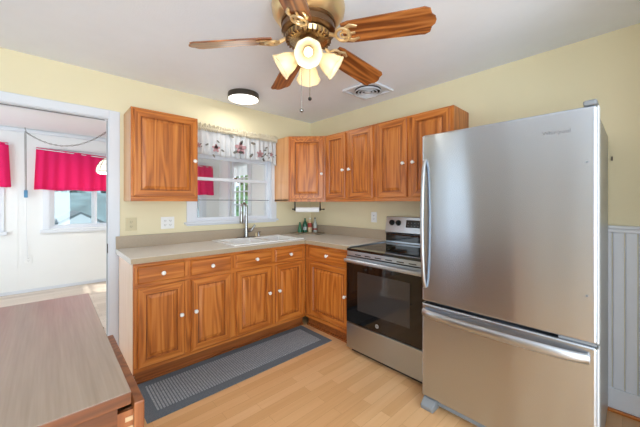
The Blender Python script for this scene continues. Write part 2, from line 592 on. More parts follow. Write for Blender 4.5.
struct(MB().box(PX0, PX1, 0.121, 0.125, 0, 0.001).build('trim_9', M['porch_wall']))
# panel seams, baseboard and cornice in the far room
w = MB()
for x in (-3.0, -1.75, -1.2):
    w.box(x - 0.004, x + 0.004, PY1 - 0.004, PY1, 0.05, ZP - 0.05)
struct(w.build('trim_1', M['porch_wall'], merge=False))
struct(MB().box(PX0, PX1, PY1 - 0.012, PY1, 0, 0.045).build('baseboard_back', M['white_trim']))
struct(MB().box(PX0, PX1, PY1 - 0.05, PY1, ZP - 0.06, ZP).build('trim_2', M['white_trim'], bevel=0.015))
# sill strip between the two floors
struct(MB().box(DX0, DX1, 0.0, 0.12, 0, 0.008).build('trim_3', M['oak_x'], bevel=0.003), 'oak threshold in the doorway')

# doorway lining and casing
dw = struct(MB().box(DX1 - 0.012, DX1, 0, 0.12, 0, DZ - 0.012).box(DX0, DX0 + 0.012, 0, 0.12, 0, DZ - 0.012).box(DX0, DX1, 0, 0.12, DZ - 0.012, DZ).build('door_1', M['white_trim'], merge=False), 'white cased doorway to the far room')
cs = MB()
cs.box(DX1 - 0.006, DX1 + 0.07, -0.012, 0, 0, DZ + 0.06); cs.box(DX0 - 0.07, DX0 + 0.006, -0.012, 0, 0, DZ + 0.06)
cs.box(DX0 + 0.006, DX1 - 0.006, -0.012, 0, DZ - 0.006, DZ + 0.06)
cs.build('door_casing', M['white_trim'], dw, bevel=0.004)
gr = MB(); gr.box(DX0 + 0.02, DX1 - 0.03, 0.045, 0.06, DZ - 0.017, DZ - 0.0125); gr.box(DX1 - 0.0165, DX1 - 0.0125, 0.045, 0.06, 0.01, DZ - 0.02)
gr.build('lining_strip', M['grey_plastic'], dw)  # thin grey strip set along the head and jamb lining
sp = MB().box(DX1 - 0.018, DX1 - 0.0125, 0.012, 0.04, 0.90, 0.98).build('strike_plate', M['iron'], dw)

# kitchen window: casing, sill, two sashes and a screen bar
win = struct(MB().box(WX0, WX0 + 0.014, 0, 0.12, WZ0, WZ1).box(WX1 - 0.014, WX1, 0, 0.12, WZ0, WZ1).box(WX0 + .014, WX1 - .014, 0, 0.12, WZ1 - 0.03, WZ1).box(WX0 + .014, WX1 - .014, 0, 0.12, WZ0, WZ0 + 0.018).build('window_1', M['white_trim'], merge=False), 'white kitchen window above the sink looking into the far room')
cs = MB()
cs.box(WX0 - 0.085, WX0 + 0.005, -0.018, 0, WZ0 + 0.01, WZ1 + 0.07); cs.box(WX1 - 0.005, WX1 + 0.072, -0.018, 0, WZ0 + 0.01, WZ1 + 0.07)
cs.box(WX0 + .005, WX1 - .005, -0.018, 0, WZ1 - 0.005, WZ1 + 0.07)
cs.build('window_casing', M['white_trim'], win, bevel=0.004)
MB().box(WX0 - 0.11, WX1 + 0.085, -0.045, 0.0, WZ0 - 0.012, WZ0 + 0.01).box(WX0 - 0.085, WX1 + 0.07, -0.015, 0, WZ0 - 0.03, WZ0 - 0.012).build('window_sill', M['white_trim'], win, bevel=0.004)
def sash(name, x0, x1, y, z0, z1, wv, wt, wb, par, mat=None, g=True):
    b = MB(); t = 0.014
    b.box(x0, x0 + wv, y - t, y + t, z0, z1); b.box(x1 - wv, x1, y - t, y + t, z0, z1)
    b.box(x0 + wv, x1 - wv, y - t, y + t, z1 - wt, z1); b.box(x0 + wv, x1 - wv, y - t, y + t, z0, z0 + wb)
    o = b.build(name, mat or M['white_trim'], par, merge=False)
    if g:
        MB().box(x0 + wv, x1 - wv, y - 0.002, y + 0.002, z0 + wb, z1 - wt).build('window_pane', M['glass'], o)
    return o
sash('upper_sash', WX0 + .014, WX1 - .014, 0.078, 1.57, WZ1 - 0.03, 0.022, 0.195, 0.035, win)
sash('lower_sash', WX0 + .014, WX1 - .014, 0.045, WZ0 + 0.018, 1.60, 0.022, 0.030, 0.032, win)
MB().box(WX0 + .014, WX1 - .014, 0.022, 0.028, 1.357, 1.366).build('screen_bar', M['grey_plastic'], win)
MB().box(-1.13, -1.09, 0.02, 0.035, 1.60, 1.615).build('sash_lock', M['chrome'], win)

# far room windows
for k, (a, b_, z0, z1) in enumerate(FW):
    yy = PY1
    fr = MB(); e = 0.03
    fr.box(a, a + e, yy, yy + .12, z0, z1); fr.box(b_ - e, b_, yy, yy + .12, z0, z1)
    fr.box(a + e, b_ - e, yy, yy + .12, z1 - e, z1); fr.box(a + e, b_ - e, yy, yy + .12, z0, z0 + e)
    wo = struct(fr.build('window_%d' % (k + 2), M['white_trim'], merge=False))
    c2 = MB(); q = 0.07
    c2.box(a - q, a + .004, yy - .016, yy, z0 - .01, z1 + q); c2.box(b_ - .004, b_ + q, yy - .016, yy, z0 - .01, z1 + q)
    c2.box(a + .004, b_ - .004, yy - .016, yy, z1 - .004, z1 + q)
    c2.build('window_casing', M['white_trim'], wo, bevel=0.004)
    MB().box(a - q - .03, b_ + q + .03, yy - .05, yy, z0 - .06, z0 - .01).build('window_sill', M['white_trim'], wo, bevel=0.004)
    if k == 1:
        mid = -2.10
        s_ = sash('sliding_sash', a + e, mid + 0.035, yy + .05, z0 + e, z1 - e, 0.035, 0.03, 0.03, wo)
        s_ = sash('sliding_sash', mid - 0.035, b_ - e, yy + .085, z0 + e, z1 - e, 0.04, 0.03, 0.03, wo)
    else:
        sash('lower_sash', a + e, b_ - e, yy + .05, z0 + e, z1 - e, 0.035, 0.03, 0.03, wo)

# glazed door in the far room's right wall
d2 = struct(MB().box(PX1 - 0.015, PX1, SD0 - 0.075, SD0, 0, SDZ + 0.075).box(PX1 - 0.015, PX1, SD1, SD1 + 0.075, 0, SDZ + 0.075).box(PX1 - 0.015, PX1, SD0, SD1, SDZ, SDZ + 0.075).build('door_2', M['white_trim'], merge=False), 'white glazed door seen through the kitchen window')
lf = MB(); x0, x1 = PX1 + 0.03, PX1 + 0.07
lf.box(x0, x1, SD0 + .005, SD0 + .115, .01, SDZ - .005); lf.box(x0, x1, SD1 - .115, SD1 - .005, .01, SDZ - .005)
lf.box(x0, x1, SD0 + .115, SD1 - .115, SDZ - .125, SDZ - .005); lf.box(x0, x1, SD0 + .115, SD1 - .115, .01, .27)
lf.build('door_leaf', M['white_trim'], d2, merge=False)
mu_ = MB()
for i in (1, 2):
    y = SD0 + .115 + i * (SD1 - SD0 - .23) / 3
    mu_.box(x0 + .008, x1 - .008, y - .011, y + .011, .27, SDZ - .125)
for i in range(1, 7):
    z = .27 + i * (SDZ - .395) / 7
    mu_.box(x0 + .006, x1 - .006, SD0 + .115, SD1 - .115, z - .011, z + .011)
mu_.build('muntins', M['white_trim'], d2, merge=False)
MB().box(x0 + .018, x0 + .022, SD0 + .115, SD1 - .115, .27, SDZ - .125).build('door_glass', M['glass'], d2)
t = thing('roller_shade', 'white roller shade pulled partway down the glazed door', 'shade', (PX1, 2.17, 2.16))
MB().box(PX1 + 0.018, PX1 + 0.023, SD0 + .1, SD1 - .1, 1.86, 2.15).build('shade_cloth', M['sheer'], t)
MB().cyl((PX1 + 0.012, SD0 + .1, 2.16), (PX1 + 0.012, SD1 - .1, 2.16), 0.016).build('shade_roller', M['white_trim'], t, smooth=True)
MB().sphere((PX1 + 0.01, SD0 + 0.06, 1.02), 0.025).cyl((PX1 + 0.01, SD0 + 0.06, 1.02), (PX1 + .03, SD0 + .06, 1.02), .01).build('door_knob', M['brass'], d2, smooth=True)

# wainscot on the right wall
wb = MB()
y = -2.45
while y > -5.15:
    wb.box(-0.012, 0, y - 0.052, y - 0.004, 0.15, 1.14); wb.box(-0.008, 0, y - 0.004, y, 0.15, 1.14)
    y -= 0.056
struct(wb.build('trim_4', M['white_trim'], merge=False, bevel=0.0015, seg=1), 'white beadboard wainscot beside the refrigerator')
struct(MB().box(-0.028, 0, -5.19, -2.45, 1.165, 1.185).box(-0.02, 0, -5.19, -2.45, 1.14, 1.165).build('trim_5', M['white_trim'], bevel=0.005), 'white cap rail of the wainscot')
struct(MB().box(-0.02, 0, -5.19, -2.45, 0.02, 0.15).build('baseboard_right', M['white_trim'], bevel=0.006))
struct(MB().box(-0.03, 0, -5.19, -2.45, 0.0, 0.02).build('trim_6', M['oak_y'], bevel=0.004))

# ------------------------------------------------------------------ outside
gm = plain('winter_grass', (96, 108, 92), 0.9, noise=0.25, nscale=0.6)
struct(MB().box(-60, 60, 5.5, 120, -6.1, -6.0).build('ground_far', gm), 'grass falling away beyond the far room')
struct(MB().box(0.4, 14, -6, 5.5, -0.5, -0.3).build('ground_side', gm))
roofm = plain('blue_grey_shingles', (58, 72, 80), 0.8, noise=0.3, nscale=1.5)
roofm2 = plain('teal_shingles', (72, 92, 98), 0.8, noise=0.35, nscale=0.9)
sidm = plain('pale_siding', (150, 162, 168), 0.7)
sidm2 = plain('grey_green_siding', (84, 98, 100), 0.7)
winm = plain('dark_window', (62, 76, 86), 0.3)
def house(x, y, w_, d_, zb, eave, ridge, roof, wall, label, along=True):
    t = thing('house', label, 'house', (x, y, zb))
    MB().box(x - w_ / 2, x + w_ / 2, y - d_ / 2, y + d_ / 2, zb, eave).build('wall', wall, t)
    b = MB(); o = 0.5
    if along:
        p = [(y - d_ / 2 - o, eave - .15), (y, ridge), (y + d_ / 2 + o, eave - .15)]
        for xx in (x - w_ / 2 - o, x + w_ / 2 + o):
            pass
        a_ = [b.v((x - w_ / 2 - o, q[0], q[1])) for q in p]; c_ = [b.v((x + w_ / 2 + o, q[0], q[1])) for q in p]
    else:
        p = [(x - w_ / 2 - o, eave - .15), (x, ridge), (x + w_ / 2 + o, eave - .15)]
        a_ = [b.v((q[0], y - d_ / 2 - o, q[1])) for q in p]; c_ = [b.v((q[0], y + d_ / 2 + o, q[1])) for q in p]
    b._f(a_[::-1]); b._f(c_)
    for i in range(3): b._f([a_[i], a_[(i + 1) % 3], c_[(i + 1) % 3], c_[i]])
    rf = b.build('roof', roof, t)
    if not along:
        MB().prism([(x - w_ / 2, eave), (x + w_ / 2, eave), (x, ridge - .1)], 0, 0.05).build('gable', wall, t).matrix_local = Matrix.Translation(-t.location) @ Matrix(((1, 0, 0, 0), (0, 0, 1, y - d_ / 2 - o - .06), (0, 1, 0, 0), (0, 0, 0, 1)))
    n = max(2, int(w_ / 3))
    for i in range(n):
        xx = x - w_ / 2 + (i + .5) * w_ / n
        MB().box(xx - .5, xx + .5, y - d_ / 2 - .06, y - d_ / 2, eave - 2.0, eave - .8).build('window', winm, t)
    return t
house(2.4, 32, 12, 12, -6, -0.4, 2.3, roofm2, sidm2, 'long house with a pale teal roof beyond the far window')
house(-1.55, 17.5, 1.5, 4, -6, 0.36, 0.92, roofm, sidm, 'small white gabled house in front of the teal roof', along=False)
house(-12.5, 36, 7.5, 8, -6, 0.7, 1.9, roofm, sidm2, 'grey-green house with dark roof at the left of the far window')
house(15.5, 33, 9, 9, -6, 0.0, 2.2, roofm2, sidm2, 'grey-green house with teal roof right of the long house')
hill = MB().sheet(lambda a, c: (-70 + 150 * a, 75 + 30 * c, -6.1 + (12 + 2.5 * math.sin(a * 17)) * math.sin(PI * c * .5) ** .6), 40, 8)
struct(hill.build('hills', plain('wooded_hill', (92, 112, 122), 0.9, noise=0.35, nscale=0.5), smooth=True), 'hazy blue-grey wooded hill behind the houses')
leafm = plain('winter_tree_crown', (66, 84, 92), 0.9, noise=0.4, nscale=2)
barkm = plain('tree_bark', (80, 74, 68), 0.9)
leafg = plain('green_shrub_leaves', (112, 146, 100), 0.8, noise=0.45, nscale=7)
def tree(x, y, zb, h, r, label, mat, group=None, seed=0):
    rnd = random.Random(seed)
    t = thing('tree', label, 'tree', (x, y, zb), group)
    MB().tube([(x, y, zb), (x, y, zb + h * .6)], [r * .12, r * .07], 8).build('trunk', barkm, t, smooth=True)
    b = MB()
    for i in range(220):
        a = rnd.uniform(0, 2 * PI); f = rnd.uniform(-1, 1); q = r * math.sqrt(1 - f * f) * rnd.uniform(.55, 1.05)
        b.sphere((x + q * math.cos(a), y + q * math.sin(a), zb + h * .62 + f * h * .38), r * rnd.uniform(.10, .22), 6)
    b.build('crown', mat, t, merge=False)
    return t
for i, (x, y, h, r) in enumerate([(-20, 50, 10, 3.6), (-11, 52, 11, 3.8), (-2.6, 54, 11.2, 3.8), (5.8, 52, 10.6, 3.8), (14.2, 52, 11, 3.6)]):
    tree(x, y, -6, h, r, 'dark blue-green tree in the row behind the houses outside', leafm, 'trees behind the houses', seed=i)
for i, (x, y, h, r) in enumerate([(1.7, 4.3, 2.8, .55), (3.2, 5.3, 3.0, .8), (2.6, 8.0, 3.2, 1.0), (3.4, 2.6, 2.6, .8)]):
    tree(x, y, -.3, h, r, 'green shrub outside the glazed door', leafg, 'shrubs outside the glazed door', seed=20 + i)

# ------------------------------------------------------------------ cabinets
RAILMAT = {}
def raised_panel(T, a0, a1, z0, z1, name, parent, hm, t=0.02, rail=0.052, drawer=False):
    """door or drawer front: eased edge, frame, groove and raised field"""
    b = MB(T)
    if drawer:
        loops = [(0, 0.0), (0, t - .006), (.008, t)]
        last = 1
    else:
        loops = [(0, 0.0), (0, t - .005), (.006, t), (rail, t), (rail + .006, t - .009), (rail + .014, t - .009), (rail + .036, t - .001)]
    rings = []
    for ins, d in loops:
        rings.append([b.v((a0 + ins, d, z0 + ins)), b.v((a1 - ins, d, z0 + ins)), b.v((a1 - ins, d, z1 - ins)), b.v((a0 + ins, d, z1 - ins))])
    for k, (p, q) in enumerate(zip(rings[:-1], rings[1:])):
        for i in range(4):
            mi = 1 if (i in (0, 2) and k < 4) or drawer else 0
            if k in (3, 4) and not drawer: mi = 2
            b._f([p[i], p[(i + 1) % 4], q[(i + 1) % 4], q[i]], mi)
    b._f(rings[-1], 1 if drawer else 0)
    b._f(rings[0][::-1])
    return b.build(name, [M['oak'], hm, M['oak_groove']], parent)
M['oak_groove'] = wood('oak_groove', (110, 56, 18), (158, 86, 32), (182, 108, 46), axis=2)

def knob(T, a, z, parent, d=0.02):
    b = MB(T @ Matrix.Translation((a, d, z)) @ Matrix.Rotation(-PI / 2, 4, 'X'))
    b.lathe([(.0, 0), (.009, 0), (.006, .006), (.006, .012), (.014, .017), (.0165, .024), (.013, .031), (.005, .034), (0, .0342)], 16, close=False)
    o = b.build('knob', M['knob'], parent, smooth=True)
    o['label'] = 'small white round knob'
    return o

CT = 0.935; CB = 0.895
def base_cabinet(T, Wd, label, loc, units, hm, depth=0.59, left_end=False, name_group='oak base cabinets'):
    """T: origin at the left end of the face-frame plane"""
    t = thing('base_cabinet', label, 'cabinet', loc, name_group)
    b = MB(T)
    for z0_, z1_, mi_ in ((.10, .136, 1), (.136, .705, 0), (.705, .748, 1), (.748, .860, 0), (.860, CB - .002, 1)):
        b.box(0, Wd, -0.02, 0, z0_, z1_, mi_)
    b.build('face_frame', [M['oak'], hm], t, merge=False)
    b = MB(T)
    b.box(0.018, Wd - .018, -depth, -0.02, .10, .118)
    if not left_end: b.box(0, .018, -depth, -.06, .0, CB - .002)
    b.box(Wd - .018, Wd, -depth, -.06, .0, CB - .002)
    b.box(.018, Wd - .018, -depth, -depth + .006, .118, CB - .002)
    b.build('carcass', M['veneer_o'], t, merge=False)
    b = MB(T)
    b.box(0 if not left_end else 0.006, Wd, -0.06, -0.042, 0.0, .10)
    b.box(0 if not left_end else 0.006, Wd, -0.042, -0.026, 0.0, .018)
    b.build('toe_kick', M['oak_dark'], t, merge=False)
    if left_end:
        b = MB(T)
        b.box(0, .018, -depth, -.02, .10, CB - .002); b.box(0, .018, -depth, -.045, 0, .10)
        o = b.build('end_panel', M['veneer'], t); o['label'] = 'smooth end panel with far-room glare in its colour'
    for kind, a0, a1, z0, z1, ka, kz in units:
        if kind == 'd':
            o = raised_panel(T, a0, a1, z0, z1, 'drawer_front', t, hm, drawer=True)
        else:
            o = raised_panel(T, a0, a1, z0, z1, 'cabinet_door', t, hm)
        knob(T, ka, kz, o)
    return t
X0 = -2.215
T1 = frameT(X0, -.61, 1, 0)
D0, D1, R0, R1 = .132, .712, .742, .866
def u(x): return x - X0
base_cabinet(T1, .762, 'oak base cabinet at the counter\'s left end beside the doorway', (X0, -.61, 0), [
    ('d', u(-2.19), u(-1.867), R0, R1, u(-2.025), .803), ('d', u(-1.818), u(-1.478), R0, R1, u(-1.648), .803),
    ('D', u(-2.19), u(-1.867), D0, D1, u(-1.895), .455), ('D', u(-1.818), u(-1.478), D0, D1, u(-1.785), .455)], M['oak_x'], left_end=True)
X0b = -1.453
T2 = frameT(X0b, -.61, 1, 0)
def u2(x): return x - X0b
base_cabinet(T2, .84, 'oak sink base cabinet below the faucet and window', (X0b, -.61, 0), [
    ('d', u2(-1.427), u2(-1.055), R0, R1, u2(-1.225), .803), ('d', u2(-1.005), u2(-.66), R0, R1, u2(-.83), .803),
    ('D', u2(-1.427), u2(-1.055), D0, D1, u2(-1.085), .455), ('D', u2(-1.005), u2(-.66), D0, D1, u2(-.972), .455)], M['oak_x'])
T3 = frameT(-.61, -.613, 0, -1)
base_cabinet(T3, .662, 'oak base cabinet in the corner next to the range', (-.61, -.613, 0), [
    ('d', .088, .635, R0, R1, .36, .803), ('D', .088, .635, D0 + .02, D1, .605, .455)], M['oak_y'])

# wall cabinets
UB, UT = 1.344, 2.106
def wall_cabinet(T, Wd, label, loc, doors, hm, depth=.303, side=None):
    t = thing('wall_cabinet', label, 'cabinet', loc, 'oak wall cabinets')
    b = MB(T).box(0, Wd, -.02, 0, UB, UB + .042, 1).box(0, Wd, -.02, 0, UB + .042, UT - .02, 0).box(0, Wd, -.02, 0, UT - .02, UT, 1)
    b.build('face_frame', [M['oak'], hm], t, merge=False)
    b = MB(T); e = .002
    b.box(0, .016, -depth, -.02, UB + e, UT); b.box(Wd - .016, Wd, -depth, -.02, UB + e, UT)
    b.box(.016, Wd - .016, -depth, -.02, UB + .012, UB + .028); b.box(.016, Wd - .016, -depth, -.02, UT - .016, UT)
    b.box(.016, Wd - .016, -depth, -depth + .006, UB + .028, UT - .016)
    b.build('carcass', side or M['oak'], t, merge=False)
    for a0, a1, ka, kz in doors:
        o = raised_panel(T, a0, a1, UB + .038, UT - .016, 'cabinet_door', t, hm)
        knob(T, ka, kz, o)
    return t
Tu = frameT(-2.176, -.305, 1, 0)
wall_cabinet(Tu, .526, 'single-door oak wall cabinet left of the window', (-2.176, -.305, UB), [(.014, .512, .490, 1.708)], M['oak_x'], side=M['veneer_o'])
Tr = frameT(-.305, -.612, 0, -1)
wall_cabinet(Tr, .70, 'narrow two-door oak wall cabinet next to the corner', (-.305, -.612, UB), [(.024, .318, .296, 1.685), (.366, .680, .388, 1.685)], M['oak_y'])
Tr2 = frameT(-.305, -1.314, 0, -1)
wall_cabinet(Tr2, .762, 'wide two-door oak wall cabinet above the range', (-.305, -1.314, UB), [(.040, .355, .327, 1.685), (.402, .735, .424, 1.685)], M['oak_y'])
# diagonal corner cabinet
t = thing('wall_cabinet', 'diagonal corner oak wall cabinet right of the window', 'cabinet', (-.3, -.3, UB), 'oak wall cabinets')
poly = [(-.61, -.002), (-.61, -.305), (-.305, -.61), (-.002, -.61), (-.002, -.002)]
b = MB()
def inset_edge(p, q, th, z0, z1):
    d = Vector((q[0] - p[0], q[1] - p[1], 0)).normalized(); n_ = Vector((-d.y, d.x, 0)) * th
    b.prism([(p[0], p[1]), (q[0], q[1]), (q[0] + n_.x, q[1] + n_.y), (p[0] + n_.x, p[1] + n_.y)], z0, z1)
b.prism(poly, UB + .012, UB + .028); b.prism(poly, UT - .014, UT)
inset_edge(poly[0], poly[1], .016, UB + .002, UT - .014)
inset_edge(poly[2], poly[3], .016, UB + .002, UT - .014)
b.build('carcass', M['veneer_o'], t, merge=False)
Td = frameT(-.61, -.305, 1, -1)
Ld = .4313
MB(Td).box(0, Ld, -.018, .001, UB, UT).build('face_frame', M['oak'], t)
T45 = Td @ Matrix.Translation((0, .001, 0))
o = raised_panel(T45, .022, Ld - .022, UB + .03, UT - .02, 'cabinet_door', t, M['oak_x'])
knob(T45, Ld - .046, 1.665, o)

# ------------------------------------------------------------------ countertop, sink, faucet
SX0, SX1, SY0, SY1 = -1.40, -.62, -.555, -.115
t = thing('countertop', 'L-shaped taupe laminate countertop with raised backsplash', 'countertop', (-.9, -.3, CB))
b = MB()
CL = -2.237
b.box(CL, SX0, -.645, -.013, CB, CT); b.box(SX0, SX1, -.645, SY0, CB, CT); b.box(SX0, SX1, SY1, -.002, CB, CT)
b.box(SX1, -.002, -.645, -.002, CB, CT); b.box(-.645, -.002, -1.276, -.645, CB, CT)
b.box(-2.20, SX0, -.013, -.002, CB, CT)
b.build('worktop', M['laminate'], t, merge=False)
b = MB()
b.box(CL + .002, -.648, -.6475, -.645, CB + .001, CT - .002); b.box(-.6475, -.645, -1.276, -.6475, CB + .001, CT - .002)
b.build('edge_band', M['laminate_edge'], t, merge=False)
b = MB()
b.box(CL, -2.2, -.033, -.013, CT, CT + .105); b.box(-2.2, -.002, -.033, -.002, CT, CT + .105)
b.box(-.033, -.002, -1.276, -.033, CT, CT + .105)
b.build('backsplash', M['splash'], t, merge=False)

t = thing('kitchen_sink', 'white drop-in double-bowl sink below the window', 'sink', (-1.01, -.33, CT))
b = MB()
ox0, ox1, oy0, oy1 = SX0 - .02, SX1 + .02, SY0 - .02, SY1 + .045
b.box(ox0, ox1, oy0, SY0 + .03, CT + .0005, CT + .012); b.box(ox0, ox1, SY1 - .05, oy1, CT + .0005, CT + .012)
b.box(ox0, SX0 + .03, SY0 + .03, SY1 - .05, CT + .0005, CT + .012); b.box(SX1 - .03, ox1, SY0 + .03, SY1 - .05, CT + .0005, CT + .012)
b.box(-1.03, -.99, SY0 + .03, SY1 - .05, CT - .01, CT + .012)
b.build('rim', M['porcelain'], t, bevel=.004, merge=False)
for xa, xb in ((SX0 + .028, -1.028), (-.992, SX1 - .028)):
    b = MB(); ya, yb = SY0 + .028, SY1 - .048; zb = CT - .18; e = .006
    b.box(xa, xb, ya, yb, zb - e, zb); b.box(xa, xa + e, ya, yb, zb, CT + .005); b.box(xb - e, xb, ya, yb, zb, CT + .005)
    b.box(xa + e, xb - e, ya, ya + e, zb, CT + .005); b.box(xa + e, xb - e, yb - e, yb, zb, CT + .005)
    o = b.build('basin', M['porcelain'], t, merge=False)
    xm, ym = (xa + xb) / 2, (ya + yb) / 2
    MB(Matrix.Translation((xm, ym, zb))).lathe([(.04, 0), (.04, .003), (.02, .001)], 20).build('drain', M['chrome'], o, smooth=True)

fx, fy, fz = -1.05, -.115, CT + .0125
t = thing('faucet', 'chrome pull-down gooseneck faucet behind the sink', 'faucet', (fx, fy, fz))
MB(Matrix.Translation((fx, fy, fz)) @ Matrix.Scale(4.2, 4, (1, 0, 0))).lathe([(.030, 0), (.030, .004), (.026, .007)], 28).build('base_plate', M['chrome'], t, smooth=True)
pts = [(fx, fy, fz + .005), (fx, fy, fz + .325)]
for i in range(1, 11):
    a = PI * i / 10
    q = .035 - .035 * math.cos(a)
    pts.append((fx - .97 * q, fy - .24 * q, fz + .325 + .055 * math.sin(a)))
sx_, sy_ = fx - .97 * .07, fy - .24 * .07
pts.append((sx_, sy_, fz + .27))
MB().tube(pts, [.019, .015] + [.0125] * 10 + [.0125], 14).build('spout', M['chrome'], t, smooth=True)
MB().tube([(sx_, sy_, fz + .29), (sx_, sy_, fz + .27), (sx_, sy_, fz + .18), (sx_, sy_, fz + .16)], [.014, .018, .020, .017], 14).build('spray_head', M['chrome'], t, smooth=True)
MB().tube([(fx, fy, fz), (fx, fy, fz + .10)], [.026, .023], 16).build('body', M['chrome'], t, smooth=True)
MB().tube([(fx + .015, fy, fz + .068), (fx + .06, fy - .005, fz + .07)], [.014, .013], 12).tube([(fx + .055, fy - .005, fz + .07), (fx + .10, fy - .02, fz + .135)], [.013, .009], 10).build('lever', M['chrome'], t, smooth=True, merge=False)
MB().tube([(fx + .16, fy, fz), (fx + .16, fy, fz + .045), (fx + .16, fy, fz + .055)], [.015, .015, .008], 14).tube([(fx + .16, fy, fz + .05), (fx + .16, fy - .035, fz + .055)], .005, 8).build('soap_dispenser', M['chrome'], None, smooth=True, merge=False)
tag(bpy.context.scene.objects['soap_dispenser'], 'short chrome soap pump right of the faucet', 'soap dispenser')
o = MB().tube([(fx + .125, fy, fz), (fx + .125, fy, fz + .035), (fx + .125, fy, fz + .042)], [.012, .012, .006], 14).build('air_gap_cap', M['cream_bottle'], None, smooth=True)
tag(o, 'small beige cap between the faucet and soap pump', 'cap')

# ------------------------------------------------------------------ range
RY0, RY1, RX = -2.052, -1.290, -.665
t = thing('range', 'freestanding stainless range with black glass oven door', 'range', (-.35, -1.67, 0))
MB().box(RX, -.03, RY0, RY1, .035, .902).build('body', M['black'], t)
MB().box(RX + .02, -.05, RY0 + .02, RY1 - .02, 0, .035).build('plinth', M['dark_gasket'], t)
MB().box(RX - .028, -.09, RY0, RY1, .903, .925).build('cooktop', M['black_glass'], t, bevel=.005)
for yy in (RY0 + .001, RY1 - .007):
    MB().box(RX - .01, -.09, yy, yy + .006, .9255, .931).build('cooktop_trim', M['steel_range'], t)
ring = plain('burner_ring', (44, 44, 46), .2, noise=0)
for bx, by, br in ((-.50, -1.48, .11), (-.50, -1.86, .085), (-.24, -1.48, .075), (-.24, -1.86, .10)):
    MB(Matrix.Translation((bx, by, .925))).lathe([(br - .004, 0), (br - .004, .0006), (br, .0006), (br, 0)], 40, close=False).build('burner_ring', ring, t)
# backguard
prof = [(-.088, .926), (-.088, 1.02), (-.104, 1.035), (-.075, 1.19), (-.03, 1.19), (-.03, .926)]
b = MB(Matrix(((1, 0, 0, 0), (0, 0, 1, 0), (0, 1, 0, 0), (0, 0, 0, 1))))
b.prism(prof, RY0, RY1)
bgd = b.build('backguard', M['steel_range'], t, bevel=.004)
MB().box(-.094, -.0885, RY0 + .005, RY1 - .005, .945, 1.018).build('vent_panel', M['black_glass'], bgd)
nx, nz = -math.cos(math.atan2(.029, .155)), math.sin(math.atan2(.029, .155))
def bgp(z): return -.104 + (z - 1.035) / .155 * .029
tilt = math.atan2(.029, .155)
Tbg = Matrix.Translation((bgp(1.12), 0, 1.12)) @ Matrix.Rotation(tilt, 4, 'Y')
MB(Tbg).box(-.003, .002, RY0 + .26, RY1 - .235, -.032, .042).build('display', M['display'], bgd)
for i in range(7):
    for j in range(2):
        MB(Tbg).box(-.004, -.003, RY1 - .255 - i * .035 - .008, RY1 - .255 - i * .035, -.017 + j * .03, -.014 + j * .03).build('button', M['silver_mark'], bgd)
for yy in (RY1 - .075, RY1 - .150, RY0 + .150, RY0 + .075):
    Tk = Matrix.Translation((bgp(1.13), yy, 1.13)) @ Matrix.Rotation(tilt - PI / 2, 4, 'Y')
    b = MB(Tk)
    b.lathe([(.029, 0), (.029, .006), (.023, .009), (.021, .026), (.018, .029), (0, .029)], 24)
    b.box(-.021, .021, -.005, .005, .02, .036)
    b.build('knob', M['black'], bgd, smooth=True, merge=False)
# front strip with vent slots
MB().box(RX - .022, RX, RY0 + .001, RY1 - .001, .862, .9025).build('front_trim', M['steel_range'], t, bevel=.002)
for i in range(6):
    yy = RY1 - .095 - i * .104
    MB().box(RX - .0235, RX - .022, yy - .062, yy, .872, .880).build('vent_slot', M['black'], t)
dr = MB().box(RX - .035, RX - .001, RY0 + .002, RY1 - .002, .275, .858).build('oven_door', M['black_glass'], t, bevel=.004)
MB().box(RX - .0365, RX - .035, RY0 + .13, RY1 - .13, .40, .735).build('oven_window', M['oven_window'], dr, bevel=.001)
MB().box(RX - .038, RX - .035, RY0 + .003, RY1 - .003, .80, .857).build('door_top_trim', M['steel_range'], dr)
b = MB()
b.box(RX - .085, RX - .060, RY0 + .012, RY1 - .012, .812, .842)
b.box(RX - .062, RX - .037, RY0 + .035, RY0 + .06, .815, .84); b.box(RX - .062, RX - .037, RY1 - .06, RY1 - .035, .815, .84)
b.build('oven_handle', M['steel_handle'], dr, bevel=.008, seg=3, merge=False)
b = MB(Matrix.Translation((RX - .035, -1.625, .325)) @ Matrix.Rotation(-PI / 2, 4, 'Y'))
b.lathe([(.0, .0015), (.013, .0015), (.013, .0025), (.016, .0025), (.016, 0)], 28, close=False)
bd = b.build('badge', M['silver_mark'], dr)
MB().box(RX - .033, RX - .001, RY0 + .002, RY1 - .002, .045, .268).build('storage_drawer', M['steel_range'], t, bevel=.004)

def text(s_, size, loc, mat, parent, name):
    c = bpy.data.curves.new(name, 'FONT')
    c.body = s_; c.size = size; c.extrude = .0006; c.align_x = 'CENTER'; c.align_y = 'CENTER'
    c.materials.append(mat)
    tmp = bpy.data.objects.new(name, c)
    COL.objects.link(tmp)
    me = bpy.data.meshes.new_from_object(tmp.evaluated_get(bpy.context.evaluated_depsgraph_get()))
    bpy.data.objects.remove(tmp)
    o = bpy.data.objects.new(name, me)
    COL.objects.link(o)
    o.parent = parent
    off = Vector((0, 0, 0)); q = parent
    while q is not None:
        off += q.location; q = q.parent
    Mx = Matrix(((0, 0, -1, loc[0]), (-1, 0, 0, loc[1]), (0, 1, 0, loc[2]), (0, 0, 0, 1)))
    o.matrix_local = Matrix.Translation(-off) @ Mx
    return o
text('GE', .015, (RX - .0375, -1.625, .325), M['black'], dr, 'badge_lettering')

